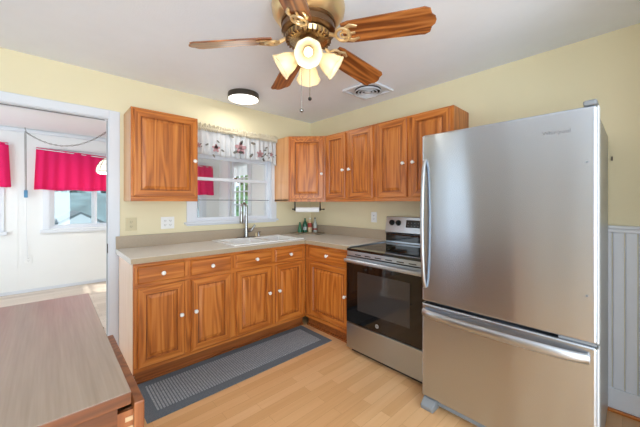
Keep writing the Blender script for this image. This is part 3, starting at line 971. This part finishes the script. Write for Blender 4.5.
# ------------------------------------------------------------------ refrigerator
FY0, FY1, FX = -2.941, -2.103, -.865
t = thing('refrigerator', 'tall stainless bottom-freezer refrigerator', 'refrigerator', (-.45, -2.52, 0))
MB().box(-.79, -.035, FY0 + .006, FY1 - .006, .035, 1.755).build('body', M['fridge_side'], t, bevel=.006)
ud = MB().box(FX, -.797, FY0, FY1, .693, 1.768).build('refrigerator_door', M['steel'], t, bevel=.012, seg=4)
fd = MB().box(FX, -.797, FY0, FY1, .075, .678).build('freezer_drawer', M['steel'], t, bevel=.012, seg=4)
for o_, z0, z1 in ((ud, .697, 1.764), (fd, .079, .674)):
    MB().box(FX + .006, -.80, FY0 - .004, FY0 + .002, z0, z1).build('edge_trim', M['light_plastic'], o_, bevel=.002)
    MB().box(FX + .012, -.80, FY1 - .001, FY1 + .002, z0, z1).build('edge_trim', M['light_plastic'], o_, bevel=.001)
MB().box(-.80, -.785, FY0 + .02, FY1 - .02, .676, .695).build('gasket', M['dark_gasket'], t)
MB().box(-.852, -.80, FY0 + .005, FY0 + .14, .6795, .6915).build('center_hinge', M['grey_plastic'], t, bevel=.002)
MB().box(-.865, -.70, FY0 + .002, FY0 + .05, 1.7705, 1.795).build('hinge_cover', M['grey_plastic'], t, bevel=.008, seg=3)
# vertical bowed door handle
b = MB()
pts = []
for i in range(17):
    f = i / 16
    pts.append((FX - .008 - .040 * math.sin(PI * f) ** .5, -2.130 , .785 + f * .82))
b.tube(pts, .012, 10, flat=.8)
b.build('door_handle', M['steel_handle'], ud, smooth=True)
b = MB()
pts = []
for i in range(25):
    f = i / 24
    pts.append((FX - .010 - .042 * math.sin(PI * f) ** .5, -2.120 - f * .790, .625))
b.tube(pts, .013, 12, flat=1.9)
b.build('drawer_handle', M['steel_handle'], fd, smooth=True)
for z in (1.514, .906):
    MB(Matrix.Translation((FX, -2.905, z)) @ Matrix.Rotation(-PI / 2, 4, 'Y')).lathe([(0, .0015), (.004, .0015), (.005, 0)], 12).build('screw_cap', M['grey_plastic'], ud)
text('Whirlpool', .026, (FX - .0008, -2.795, 1.668), M['grey_mark'], ud, 'badge_lettering')
MB().box(-.815, -.79, FY0 + .02, FY1 - .03, .02, .068).build('base_grille', M['grey_plastic'], t, bevel=.003)
for yy in (FY1 - .085, FY0 + .01):
    b = MB(Matrix(((0, 1, 0, 0), (0, 0, 1, 0), (1, 0, 0, 0), (0, 0, 0, 1))))
    # profile in (z, x)
    b.prism([(0, -.885), (.028, -.893), (.062, -.85), (.072, -.80), (0, -.80)], yy, yy + .08)
    b.build('foot_cover', M['grey_plastic'], t, bevel=.004)

o = MB().box(-.020, -.001, -2.955, -2.949, 1.60, 1.625).build('wall_hook', M['iron'], None)
tag(o, 'tiny dark hook on the yellow wall beside the refrigerator', 'hook')

# ------------------------------------------------------------------ rug
t = thing('kitchen_rug', 'slate blue ribbed runner rug in front of the base cabinets', 'rug', (-1.45, -.8, 0))
rx0, rx1, ry0, ry1 = -2.225, -.655, -1.065, -.592
MB().box(rx0, rx1, ry0, ry1, .001, .008).build('border', M['rug_base'], t, bevel=.003)
b = MB()
x = rx0 + .075
while x < rx1 - .075:
    b.box(x, x + .010, ry0 + .075, ry1 - .075, .008, .0125)
    x += .0185
b.build('ribs', M['rug_rib'], t, merge=False)

# ------------------------------------------------------------------ ceiling fan
Fc = Vector((-1.592, -1.812, 0)); BZ = 2.205
t = thing('ceiling_fan', 'five-blade wood and brass ceiling fan with four lit glass shades', 'ceiling fan', (Fc.x, Fc.y, H))
Tf = Matrix.Translation((Fc.x, Fc.y, 0))
MB(Tf).lathe([(0, H - .001), (.20, H - .001), (.205, H - .02), (.20, H - .05), (.175, H - .085), (.15, H - .10), (0, H - .10)], 48).build('ceiling_canopy', M['brass_light'], t, smooth=True)
MB(Tf).lathe([(0, H - .09), (.150, H - .10), (.152, H - .115), (.146, H - .12), (.146, H - .148), (.150, H - .152), (.142, H - .160), (.10, H - .166), (0, H - .166)], 48).build('motor_housing', M['brass_dark'], t, smooth=True)
MB(Tf).lathe([(.10, 2.266), (.125, 2.262), (.128, 2.256), (.118, 2.235), (.085, 2.222), (.0, 2.22)], 40).build('flywheel', M['brass'], t, smooth=True)
b = MB(Tf)
for i in range(30):
    a = 2 * PI * i / 30
    b.T = Tf @ Matrix.Rotation(a, 4, 'Z')
    b.box(.088, .127, -.004, .004, 2.229, 2.262)
b.build('vent_ribs', M['brass_dark'], t, merge=False)
MB(Tf).lathe([(0, 2.225), (.052, 2.222), (.056, 2.21), (.052, 2.195), (.05, 2.165), (.055, 2.157), (.050, 2.135), (.032, 2.12), (.012, 2.115), (0, 2.107)], 32).build('switch_housing', M['brass_dark'], t, smooth=True)
BL = .668
for ang in (137.35, 69.35, 1.9, -64.0, -142.5):
    Tb = Tf @ Matrix.Rotation(R(ang), 4, 'Z')
    Tp = Tb @ Matrix.Translation((0, 0, BZ + .045)) @ Matrix.Rotation(R(3.9), 4, 'Y') @ Matrix.Rotation(R(-17), 4, 'X')
    pl = [(.20, -.060), (.24, -.068)]
    for i in range(1, 8): pl.append((.24 + i * .05, -.068 - .008 * i / 7))
    pl += [(.615, -.078), (.640, -.066), (.648, -.035), (.663, -.020), (BL, 0), (.663, .020), (.648, .035), (.640, .066), (.615, .078)]
    for i in range(7, 0, -1): pl.append((.24 + i * .05, .068 + .008 * i / 7))
    pl += [(.24, .068), (.20, .060)]
    b = MB(Matrix.Identity(4))
    b.prism(pl, -.004, .004)
    o = b.build('blade', M['blade'], t, bevel=.002)
    # keep blade-local coordinates so that the grain runs along each blade
    o.matrix_local = Matrix.Translation(-Vector((Fc.x, Fc.y, H))) @ Tp
    b = MB(Tp)
    # cast bracket: neck, open loop, forked plate
    b.tube([(.10, 0, .012), (.14, 0, .0), (.165, 0, -.010)], [.013, .010, .012], 8)
    lp = [(.203 + .038 * math.cos(2 * PI * i / 24), .040 * math.sin(2 * PI * i / 24), -.0125) for i in range(24)]
    b.tube(lp, .008, 8, closed=True)
    lp = [(.212 + .020 * math.cos(2 * PI * i / 20), .018 * math.sin(2 * PI * i / 20), -.0125) for i in range(20)]
    b.tube(lp, .006, 8, closed=True)
    for sy in (-1, 1):
        b.tube([(.215, sy * .034, -.010), (.25, sy * .048, -.009), (.285, sy * .036, -.008)], [.010, .012, .007], 8, flat=.5)
    b.tube([(.225, 0, -.010), (.27, 0, -.009)], [.011, .007], 8, flat=.5)
    b.build('blade_bracket', M['brass_light'], t, smooth=True, merge=False)
fdir = math.atan2(cam.location.y - Fc.y, cam.location.x - Fc.x)
for k in range(4):
    a = fdir + k * PI / 2
    Ta = Tf @ Matrix.Rotation(a, 4, 'Z')
    Tt = Ta @ Matrix.Translation((.058, 0, 2.150)) @ Matrix.Rotation(R(180 - 56), 4, 'Y') 
    # local +Z points outward and down
    MB(Ta).tube([(.03, 0, 2.142), (.045, 0, 2.156), (.060, 0, 2.148)], .010, 8).build('lamp_arm', M['brass'], t, smooth=True)
    MB(Tt).lathe([(0, -.012), (.022, -.008), (.026, .008), (.024, .016), (0, .016)], 20).build('lamp_socket', M['brass'], t, smooth=True)
    pr = [(.027, .006), (.030, .018), (.040, .035), (.050, .055), (.056, .078), (.060, .098), (.068, .115), (.072, .120)]
    rings = MB(Tt)
    nseg = 40
    rr = []
    for j, (r_, z_) in enumerate(pr):
        fl = .0 if j < 4 else (j - 3) * .0005
        rr.append([rings.v(((r_ + fl * math.cos(8 * 2 * PI * i / nseg)) * math.cos(2 * PI * i / nseg), (r_ + fl * math.cos(8 * 2 * PI * i / nseg)) * math.sin(2 * PI * i / nseg), z_)) for i in range(nseg)])
    for p, q in zip(rr[:-1], rr[1:]):
        for i in range(nseg): rings._f([p[i], p[(i + 1) % nseg], q[(i + 1) % nseg], q[i]])
    rings.build('lamp_shade', M['shade_glass'], t, smooth=True, solid=.003)
    MB(Tt).lathe([(0, .016), (.012, .018), (.013, .03), (.020, .045), (.024, .062), (.020, .078), (.010, .088), (0, .090)], 20).build('bulb', M['bulb'], t, smooth=True)
    pos = Tt @ Vector((0, 0, .105))
    add_light('fan_bulb_light', 'POINT', pos, 0.5, (1, .93, .80), size=.02)
for (dx, dy, z1, nm) in ((-.045, .005, 1.845, 0), (.018, .008, 1.925, 1)):
    x, y = Fc.x + dx, Fc.y + dy
    b = MB().tube([(x, y, 2.085), (x, y, z1)], .0016, 6)
    for i in range(20):
        z = 2.08 - (2.08 - z1) * i / 20
        b.sphere((x, y, z), .0026, 6)
    o = b.build('pull_chain', M['chrome'] if nm == 0 else M['bronze'], t, merge=False)
    MB().sphere((x, y, z1 - .008), .011, 12).build('chain_knob', M['chrome'] if nm == 0 else M['black'], o, smooth=True)

# flush ceiling light
lx, ly = -1.215, -.362
t = thing('flush_ceiling_light', 'round bronze-rimmed flush ceiling light near the window', 'ceiling light', (lx, ly, H))
Tl = Matrix.Translation((lx, ly, 0))
MB(Tl).lathe([(0, H - .001), (.150, H - .001), (.153, H - .01), (.153, H - .052), (.147, H - .055), (.147, H - .04), (0, H - .04)], 48).build('rim', M['bronze'], t, smooth=True)
MB(Tl).lathe([(0, H - .041), (.146, H - .041), (.146, H - .056), (.135, H - .062), (0, H - .066)], 48).build('diffuser', M['diffuser'], t, smooth=True)
add_light('flush_light_glow', 'AREA', (lx, ly, H - .07), 2.5, (1, .96, .88), size=.26, size_y=.26, direction=(0, 0, -1))

# ceiling vent
vx, vy = -.385, -1.285
t = thing('ceiling_vent', 'square white ceiling vent with round slatted grille', 'vent', (vx, vy, H))
Tv = Matrix.Translation((vx, vy, 0)); q = .175
b = MB(Tv)
b.box(-q, q, -q, -q + .022, H - .02, H - .001); b.box(-q, q, q - .022, q, H - .02, H - .001)
b.box(-q, -q + .022, -q + .022, q - .022, H - .02, H - .001); b.box(q - .022, q, -q + .022, q - .022, H - .02, H - .001)
b.box(-q + .022, q - .022, -q + .022, q - .022, H - .006, H - .001)
b.build('plate', M['white_trim'], t, merge=False, bevel=.004)
MB(Tv).lathe([(0, H - .007), (.125, H - .007), (.125, H - .012), (0, H - .012)], 40).build('duct_opening', M['dark_gasket'], t)
for r_ in (.128, .095, .062):
    MB(Tv).lathe([(r_ - .008, H - .014), (r_, H - .022), (r_ + .004, H - .036), (r_ - .002, H - .036), (r_ - .012, H - .018)], 40, close=False).build('ring_vane', M['white_trim'], t, smooth=True)
MB(Tv).lathe([(0, H - .018), (.03, H - .020), (.032, H - .034), (0, H - .038)], 24).build('center_cap', M['white_trim'], t, smooth=True)

# ------------------------------------------------------------------ kitchen valance
t = thing('valance', 'white floral valance with cream ruffled top on the kitchen window', 'valance', (-1.1, -.07, 2.07))
vx0, vx1 = -1.625, -.615
def val(u_, v_):
    x = vx0 + (vx1 - vx0) * u_
    drop = .262 + (.0 if u_ < .93 else .045 * (u_ - .93) / .07 * 1.0) + .006 * math.sin(u_ * 41)
    y = -.062 + .012 * math.sin(u_ * 2 * PI * 17) * (.3 + v_) + .005 * math.sin(u_ * 2 * PI * 6.3)
    return (x, y, 2.085 - drop * v_)
MB().sheet(val, 200, 10).build('valance_panel', M['sheer'], t, smooth=True, solid=.002)
def ruf(u_, v_):
    x = vx0 - .01 + (vx1 - vx0 + .02) * u_
    y = -.068 + .020 * math.sin(u_ * 2 * PI * 48 + 2.0 * math.sin(u_ * 31)) * (.35 + abs(v_ - .35))
    return (x, y, 2.066 + .070 * v_ + (.010 * math.sin(u_ * 2 * PI * 23) * v_))
MB().sheet(ruf, 420, 5).build('ruffle', M['ruffle'], t, smooth=True, solid=.002)
def ruf2(u_, v_):
    x = vx0 + (vx1 - vx0) * u_
    y = -.082 + .008 * math.sin(u_ * 2 * PI * 60)
    return (x, y, 2.080 + .018 * v_)
MB().sheet(ruf2, 420, 3).build('rod_pocket', M['ruffle'], t, smooth=True, solid=.002)
MB().cyl((vx0 - .005, -.055, 2.085), (vx1 + .005, -.055, 2.085), .008).cyl((vx0, -.055, 2.085), (vx0, -.019, 2.085), .006).cyl((vx1, -.055, 2.085), (vx1, -.019, 2.085), .006).build('rod', M['white_trim'], t, smooth=True, merge=False)
def petal(b, cx, cz, a, l, w_, y):
    pts = []
    for i in range(10):
        th = 2 * PI * i / 10
        px = l * (.5 + .5 * math.cos(th)); pz = w_ * math.sin(th)
        pts.append((cx + px * math.cos(a) - pz * math.sin(a), cz + px * math.sin(a) + pz * math.cos(a)))
    T0 = b.T
    b.T = Matrix(((1, 0, 0, 0), (0, 0, 1, 0), (0, 1, 0, 0), (0, 0, 0, 1)))
    b.prism(pts, y - .001, y)
    b.T = T0
rnd = random.Random(3)
for fx_, fz_, s_ in ((-1.56, 1.91, .6), (-1.38, 1.90, 1.0), (-1.10, 1.935, 1.6), (-.855, 1.90, 1.05), (-.70, 1.91, .6)):
    b = MB()
    for i in range(5): petal(b, fx_, fz_, 2 * PI * i / 5 + .3, .045 * s_, .014 * s_, -.0835)
    o = b.build('embroidered_flower', M['rose'], t, merge=False)
    b = MB()
    for i in range(6): petal(b, fx_ + rnd.uniform(-.09, .09) * s_, fz_ + rnd.uniform(-.07, .07) * s_, rnd.uniform(0, 6.2), .04 * s_, .009 * s_, -.0835)
    b.build('embroidered_leaves', M['leaf_thread'], o, merge=False)

# pink curtains in the far room
def pink(x0, x1, ztop0, ztop1, zb, label):
    t = thing('curtain', label, 'curtain', ((x0 + x1) / 2, PY1 - .06, zb), 'pink valances in the far room')
    k = max(3, round((x1 - x0) / .13))
    def f(u_, v_):
        x = x0 + (x1 - x0) * u_ + .025 * (v_ - .0) * (u_ * 2 - 1)
        zt = ztop0 + (ztop1 - ztop0) * u_
        y = PY1 - .075 + (.006 + .016 * v_) * math.sin(u_ * 2 * PI * k + 1.3 * math.sin(u_ * 9)) + .008 * math.sin(u_ * 13)
        return (x, y, zt + (zb + .006 * math.sin(u_ * 25) - zt) * v_)
    MB().sheet(f, k * 14, 10).build('curtain_panel', M['pink'], t, smooth=True, solid=.002)
    MB().cyl((x0 - .02, PY1 - .075, ztop0 - .02), (x1 + .02, PY1 - .075, ztop1 - .02), .007).cyl((x0, PY1 - .075, ztop0 - .02), (x0, PY1 - .017, ztop0 - .02), .005).cyl((x1, PY1 - .075, ztop1 - .02), (x1, PY1 - .017, ztop1 - .02), .005).build('curtain_rod', M['white_trim'], t, smooth=True, merge=False)
pink(-3.97, -3.085, 2.20, 2.19, 1.56, 'crimson pink valance at the photo\'s left edge, over the leftmost far window')
pink(-2.80, -1.40, 2.165, 2.075, 1.53, 'wide crimson pink valance over the sliding window beyond the doorway')
pink(-1.06, -.115, 2.14, 2.10, 1.50, 'crimson pink valance seen through the kitchen window')

# swag lamp
hx, hy, hz = -2.915, 2.98, ZP
lx_, ly_ = -2.0, 2.0
t = thing('swag_lamp', 'white leaded-glass lamp swagged on a chain across the far room', 'lamp', (lx_, ly_, 1.8))
def chain(pts, name, r=.0032, step=.032):
    b = MB()
    acc = 0
    fl = 0
    for p, q in zip(pts[:-1], pts[1:]):
        p = Vector(p); q = Vector(q); d = (q - p)
        n = max(1, int(d.length / step))
        for i in range(n):
            c = p + d * ((i + .5) / n)
            dd = d.normalized()
            e = dd.cross(Vector((0, 0, 1))) if fl % 2 else dd.cross(Vector((0.3, .9, .1)))
            if e.length < .05: e = Vector((1, 0, 0))
            e.normalize()
            lp = [c + dd * (step * .62 * math.cos(2 * PI * k / 8)) + e * (.009 * math.sin(2 * PI * k / 8)) for k in range(8)]
            b.tube(lp, r, 5, closed=True)
            fl += 1
    return b.build(name, M['chain_metal'], t, merge=False)
pts = []
for i in range(17):
    f = i / 16
    pts.append((hx + (lx_ - hx) * f, hy + (ly_ - hy) * f, 2.37 + .03 * f - .26 * 4 * f * (1 - f) * .9))
chain(pts, 'swag_chain')
chain([(lx_, ly_, 2.40), (lx_, ly_, 1.98)], 'drop_chain')
chain([(hx, hy + .07, 2.36), (hx + .005, hy + .08, 1.47)], 'wall_chain')
MB().tube([(hx + .005, hy + .08, 1.47), (hx + .01, hy + .09, 1.0), (hx + .02, hy + .1, .53)], .0035, 6).build('cord', M['light_plastic'], t, smooth=True)
MB().box(hx - .015, hx + .025, hy + .05, hy + .09, 1.41, 1.52).build('cord_switch', M['cord_blue'], t, bevel=.006)
for x, y in ((hx, hy), (lx_, ly_)):
    MB().tube([(x, y, ZP - .001), (x, y, ZP - .03), (x + .012, y, ZP - .045), (x, y, ZP - .06)], .004, 6).build('ceiling_hook', M['chain_metal'], t)
Ts = Matrix.Translation((lx_, ly_, 0))
MB(Ts).lathe([(.03, 1.98), (.08, 1.955), (.14, 1.90), (.175, 1.83), (.185, 1.77), (.165, 1.745)], 32, close=False).build('glass_shade', M['tiffany'], t, smooth=True, solid=.004)
b = MB(Ts)
for k in range(10):
    a = 2 * PI * k / 10
    b.tube([(r_ * math.cos(a), r_ * math.sin(a), z_) for r_, z_ in ((.032, 1.982), (.083, 1.957), (.143, 1.902), (.179, 1.831), (.189, 1.77))], .003, 5)
for r_, z_ in ((.113, 1.932), (.168, 1.862), (.190, 1.77)):
    b.tube([(r_ * math.cos(2 * PI * i / 32), r_ * math.sin(2 * PI * i / 32), z_) for i in range(32)], .003, 5, closed=True)
b.build('lead_lines', M['lead'], t, merge=False)
MB(Ts).lathe([(0, 2.0), (.03, 1.995), (.034, 1.975), (0, 1.97)], 16).build('cap', M['brass'], t, smooth=True)

add_light('swag_lamp_bulb', 'POINT', (lx_, ly_, 1.72), 10, (1, .96, .90), size=.05)
MB(Matrix.Translation((lx_, ly_, 0))).lathe([(0, 1.80), (.02, 1.80), (.035, 1.84), (.03, 1.88), (.015, 1.95), (0, 1.95)], 16).build('bulb', M['bulb'], t, smooth=True)

# ------------------------------------------------------------------ outlets
def outlet(T, wd, mat, label, loc, gangs=1, switch=False):
    t = thing('wall_outlet', label, 'outlet', loc)
    MB(T).box(-wd / 2, wd / 2, .0005, .006, -.057, .057).build('cover_plate', mat, t, bevel=.002)
    for g in range(gangs):
        cx = (g - (gangs - 1) / 2) * .046
        for zz in (-.02, .02):
            o = MB(T).box(cx - .016, cx + .016, .006, .0085, zz - .014, zz + .014).build('socket', mat, t, bevel=.004)
            MB(T).box(cx - .008, cx - .005, .0085, .0092, zz - .004, zz + .006).box(cx + .005, cx + .008, .0085, .0092, zz - .004, zz + .006).box(cx - .002, cx + .002, .0085, .0092, zz - .011, zz - .007).build('slots', M['slot'], o, merge=False)
    return t
outlet(frameT(-2.122, 0, 1, 0) @ Matrix.Translation((0, 0, 1.14)), .085, M['outlet_beige'], 'beige outlet on the yellow wall under the left wall cabinet', (-2.122, 0, 1.14))
outlet(frameT(-1.822, 0, 1, 0) @ Matrix.Translation((0, 0, 1.14)), .118, M['outlet_white'], 'white double outlet just left of the window sill', (-1.822, 0, 1.14), gangs=2)
outlet(frameT(0, -1.075, 0, -1) @ Matrix.Translation((0, 0, 1.172)), .075, M['outlet_white'], 'white outlet on the wall left of the range', (0, -1.075, 1.172))
outlet(frameT(-2.885, PY1, 1, 0) @ Matrix.Translation((0, 0, .49)), .08, M['outlet_white'], 'white outlet low on the far room wall where the lamp cord ends', (-2.885, PY1, .49))

# ------------------------------------------------------------------ counter things
brd = MB().prism([(-.40, -.03 - .012), (-.395, -.27), (-.255, -.375), (-.045, -.335), (-.045, -.045)], CT + .001, CT + .016).build('cutting_board', M['cutting'], None, bevel=.003)
tag(brd, 'taupe corner board under the bottles on the counter', 'board')
zb = CT + .0165
def bottle(x, y, prof, mat, label, cap=None, band=None, name='bottle'):
    t = thing(name, label, 'bottle', (x, y, zb), 'bottles in the counter corner')
    Tm = Matrix.Translation((x, y, zb))
    MB(Tm).lathe(prof, 20).build('body', mat, t, smooth=True)
    if cap:
        MB(Tm).lathe([(0, cap[0]), (cap[2], cap[0]), (cap[2], cap[1]), (0, cap[1])], 14).build('cap', cap[3], t, smooth=True)
    if band:
        MB(Tm).lathe([(band[2], band[0]), (band[2], band[1])], 20, close=False).build('bottle_label', band[3], t, smooth=True)
    return t
bottle(-.262, -.085, [(0, 0), (.030, 0), (.031, .02), (.022, .06), (.012, .09), (.010, .115), (0, .115)], M['green_soft'], 'short tapering green bottle, leftmost of the four in the corner', cap=(.115, .13, .009, M['green_glass']))
bottle(-.205, -.120, [(0, 0), (.028, 0), (.029, .09), (.026, .12), (.012, .145), (.011, .165), (0, .165)], M['green_glass'], 'dark green bottle, second from left in the corner', cap=(.165, .18, .012, M['green_glass']), band=(.03, .07, .0295, M['clear_plastic']))
bottle(-.160, -.165, [(0, 0), (.026, 0), (.027, .11), (.022, .13), (.011, .145), (.010, .165), (0, .165)], M['cream_bottle'], 'cream bottle with red label, third from left in the corner', cap=(.165, .185, .012, M['cap_white']), band=(.065, .12, .0276, M['red_label']))
bottle(-.105, -.205, [(0, 0), (.027, 0), (.028, .10), (.020, .13), (.010, .15), (.009, .17), (0, .17)], M['clear_plastic'], 'clear grey bottle, rightmost of the four in the corner', cap=(.17, .19, .010, M['bronze']), band=(.03, .05, .0285, M['red_label']))

# paper towel holder below the diagonal cabinet
s_, c_ = math.sin(.7464), math.cos(.7464)
P0 = Vector((-.375, -.395, 0)); ud_ = Vector((1, -1, 0)).normalized()
t = thing('paper_towel_holder', 'dark metal towel holder under the corner wall cabinet', 'towel holder', (P0.x, P0.y, UB))
P0 = Vector((-.40, -.40, 0))
for sgn in (-1, 1):
    e = P0 + ud_ * (.150 * sgn)
    b = MB(); n_ = Vector((.7071, .7071, 0))
    b.tube([(e.x, e.y, UB + .010), (e.x, e.y, UB - .055), (e.x, e.y, UB - .105)], [.008, .008, .012], 8)
    b.build('bracket', M['iron'], t, smooth=True)
a_, b_ = P0 - ud_ * .175, P0 + ud_ * .195
MB().cyl((a_.x, a_.y, UB - .088), (b_.x, b_.y, UB - .088), .006, n=10).sphere((a_.x, a_.y, UB - .088), .010).sphere((b_.x, b_.y, UB - .088), .010).build('rod', M['iron'], t, smooth=True, merge=False)
a_, b_ = P0 - ud_ * .138, P0 + ud_ * .138
Tq = Matrix.Translation((a_.x, a_.y, UB - .094)) @ ud_.to_track_quat('Z', 'Y').to_matrix().to_4x4()
o = MB(Tq).lathe([(.015, 0), (.030, 0), (.030, .276), (.015, .276), (.015, 0)], 28, close=False).build('paper_towel_roll', M['paper'], None, smooth=True)
tag(o, 'thin white paper towel roll hanging under the corner cabinet', 'paper towel roll')

# ------------------------------------------------------------------ island table in the foreground
TZ = .88
t = thing('kitchen_island', 'brown wooden island with drawers in the left foreground', 'island', (-2.85, -1.75, 0))
ix0, ix1, iy0, iy1 = -3.22, -2.512, -2.243, -1.205
b = MB().box(ix0, ix1, iy0, iy1, TZ - .03, TZ, mi=1)
b.bm.faces.ensure_lookup_table()
for f in b.bm.faces:
    if min(v_.co.z for v_ in f.verts) > TZ - .001: f.material_index = 0
b.build('tabletop', [M['table_top'], M['table_wood']], t, bevel=.002)
bx0, bx1, by0, by1 = ix0 + .012, ix1 - .006, iy0 + .012, iy1 - .012
b = MB()
b.box(bx0, bx0 + .018, by0 + .02, by1 - .018, .08, TZ - .031); b.box(bx0, bx1, by1 - .018, by1, .08, TZ - .031); b.box(bx0 + .018, bx1 - .02, by0 + .02, by1 - .018, .08, .10)
b.box(bx0 + .018, bx1 - .02, by0 + .3, by0 + .318, .10, TZ - .2)
b.build('carcass', M['table_wood_v'], t, merge=False)
# end frame facing the camera: top rail, stiles, two recessed panels
b = MB()
b.box(bx0, bx1 - .02, by0, by0 + .02, TZ - .085, TZ - .031); b.box(bx0, bx1 - .02, by0, by0 + .02, .08, .16)
st = [bx0, bx0 + .30, bx1 - .10]
for x in st: b.box(x, x + .05, by0, by0 + .02, .16, TZ - .085)
b.box(bx1 - .05, bx1 - .02, by0, by0 + .02, .16, TZ - .085)
b.build('end_frame', M['table_wood'], t, merge=False)
b = MB()
b.box(bx0 + .05, bx0 + .30, by0 + .008, by0 + .016, .16, TZ - .085); b.box(bx0 + .35, bx1 - .10, by0 + .008, by0 + .016, .16, TZ - .085)
b.build('end_panel', M['table_wood_v'], t, merge=False)
# legs
for x in (bx0 + .01, bx1 - .07):
    for y in (by0 + .01, by1 - .06):
        MB().box(x, x + .05, y, y + .05, 0, .08).build('leg', M['table_wood'], t)
# drawers on the side towards the cabinets; the near one stands slightly open
def drawer(y0, y1, pull, z0, z1):
    fx0 = bx1 - .008 + pull
    o = MB().box(fx0, fx0 + .022, y0, y1, z0, z1).build('drawer', M['table_wood_v'], t, bevel=.003)
    b = MB()
    b.box(fx0 - .30, fx0, y0 + .014, y0 + .026, z0 + .015, z1 - .02); b.box(fx0 - .30, fx0, y1 - .026, y1 - .014, z0 + .015, z1 - .02)
    b.box(fx0 - .30, fx0, y0 + .026, y1 - .026, z0 + .015, z0 + .022)
    b.build('drawer_box', M['table_wood_v'], o, merge=False)
    b = MB()
    for k in range(5):
        z = z0 + .030 + k * .024
        if z + .012 < z1 - .02: b.box(fx0 - .016, fx0, y0 + .0132, y0 + .014, z, z + .011)
    b.build('dovetails', M['dovetail'], o, merge=False)
    MB().tube([(fx0 + .022, (y0 + y1) / 2, (z0 + z1) / 2), (fx0 + .045, (y0 + y1) / 2, (z0 + z1) / 2)], [.008, .015], 12).build('knob', M['brass_dark'], o, smooth=True)
    return o
drawer(iy0 + .002, -1.76, .020, .70, TZ - .018 - .014)
drawer(-1.745, iy1 - .02, .0, .70, TZ - .032)
for i, (y0, y1) in enumerate(((iy0 + .015, -1.76), (-1.745, iy1 - .02))):
    b = MB(); x = bx1 - .008
    o = MB().box(x, x + .02, y0, y1, .10, .69).build('cabinet_door', M['table_wood_v'], t, bevel=.003)
    MB().tube([(x + .02, (y0 if i else y1) + (.05 if i else -.05), .58), (x + .045, (y0 if i else y1) + (.05 if i else -.05), .58)], [.008, .015], 12).build('knob', M['brass_dark'], o, smooth=True)
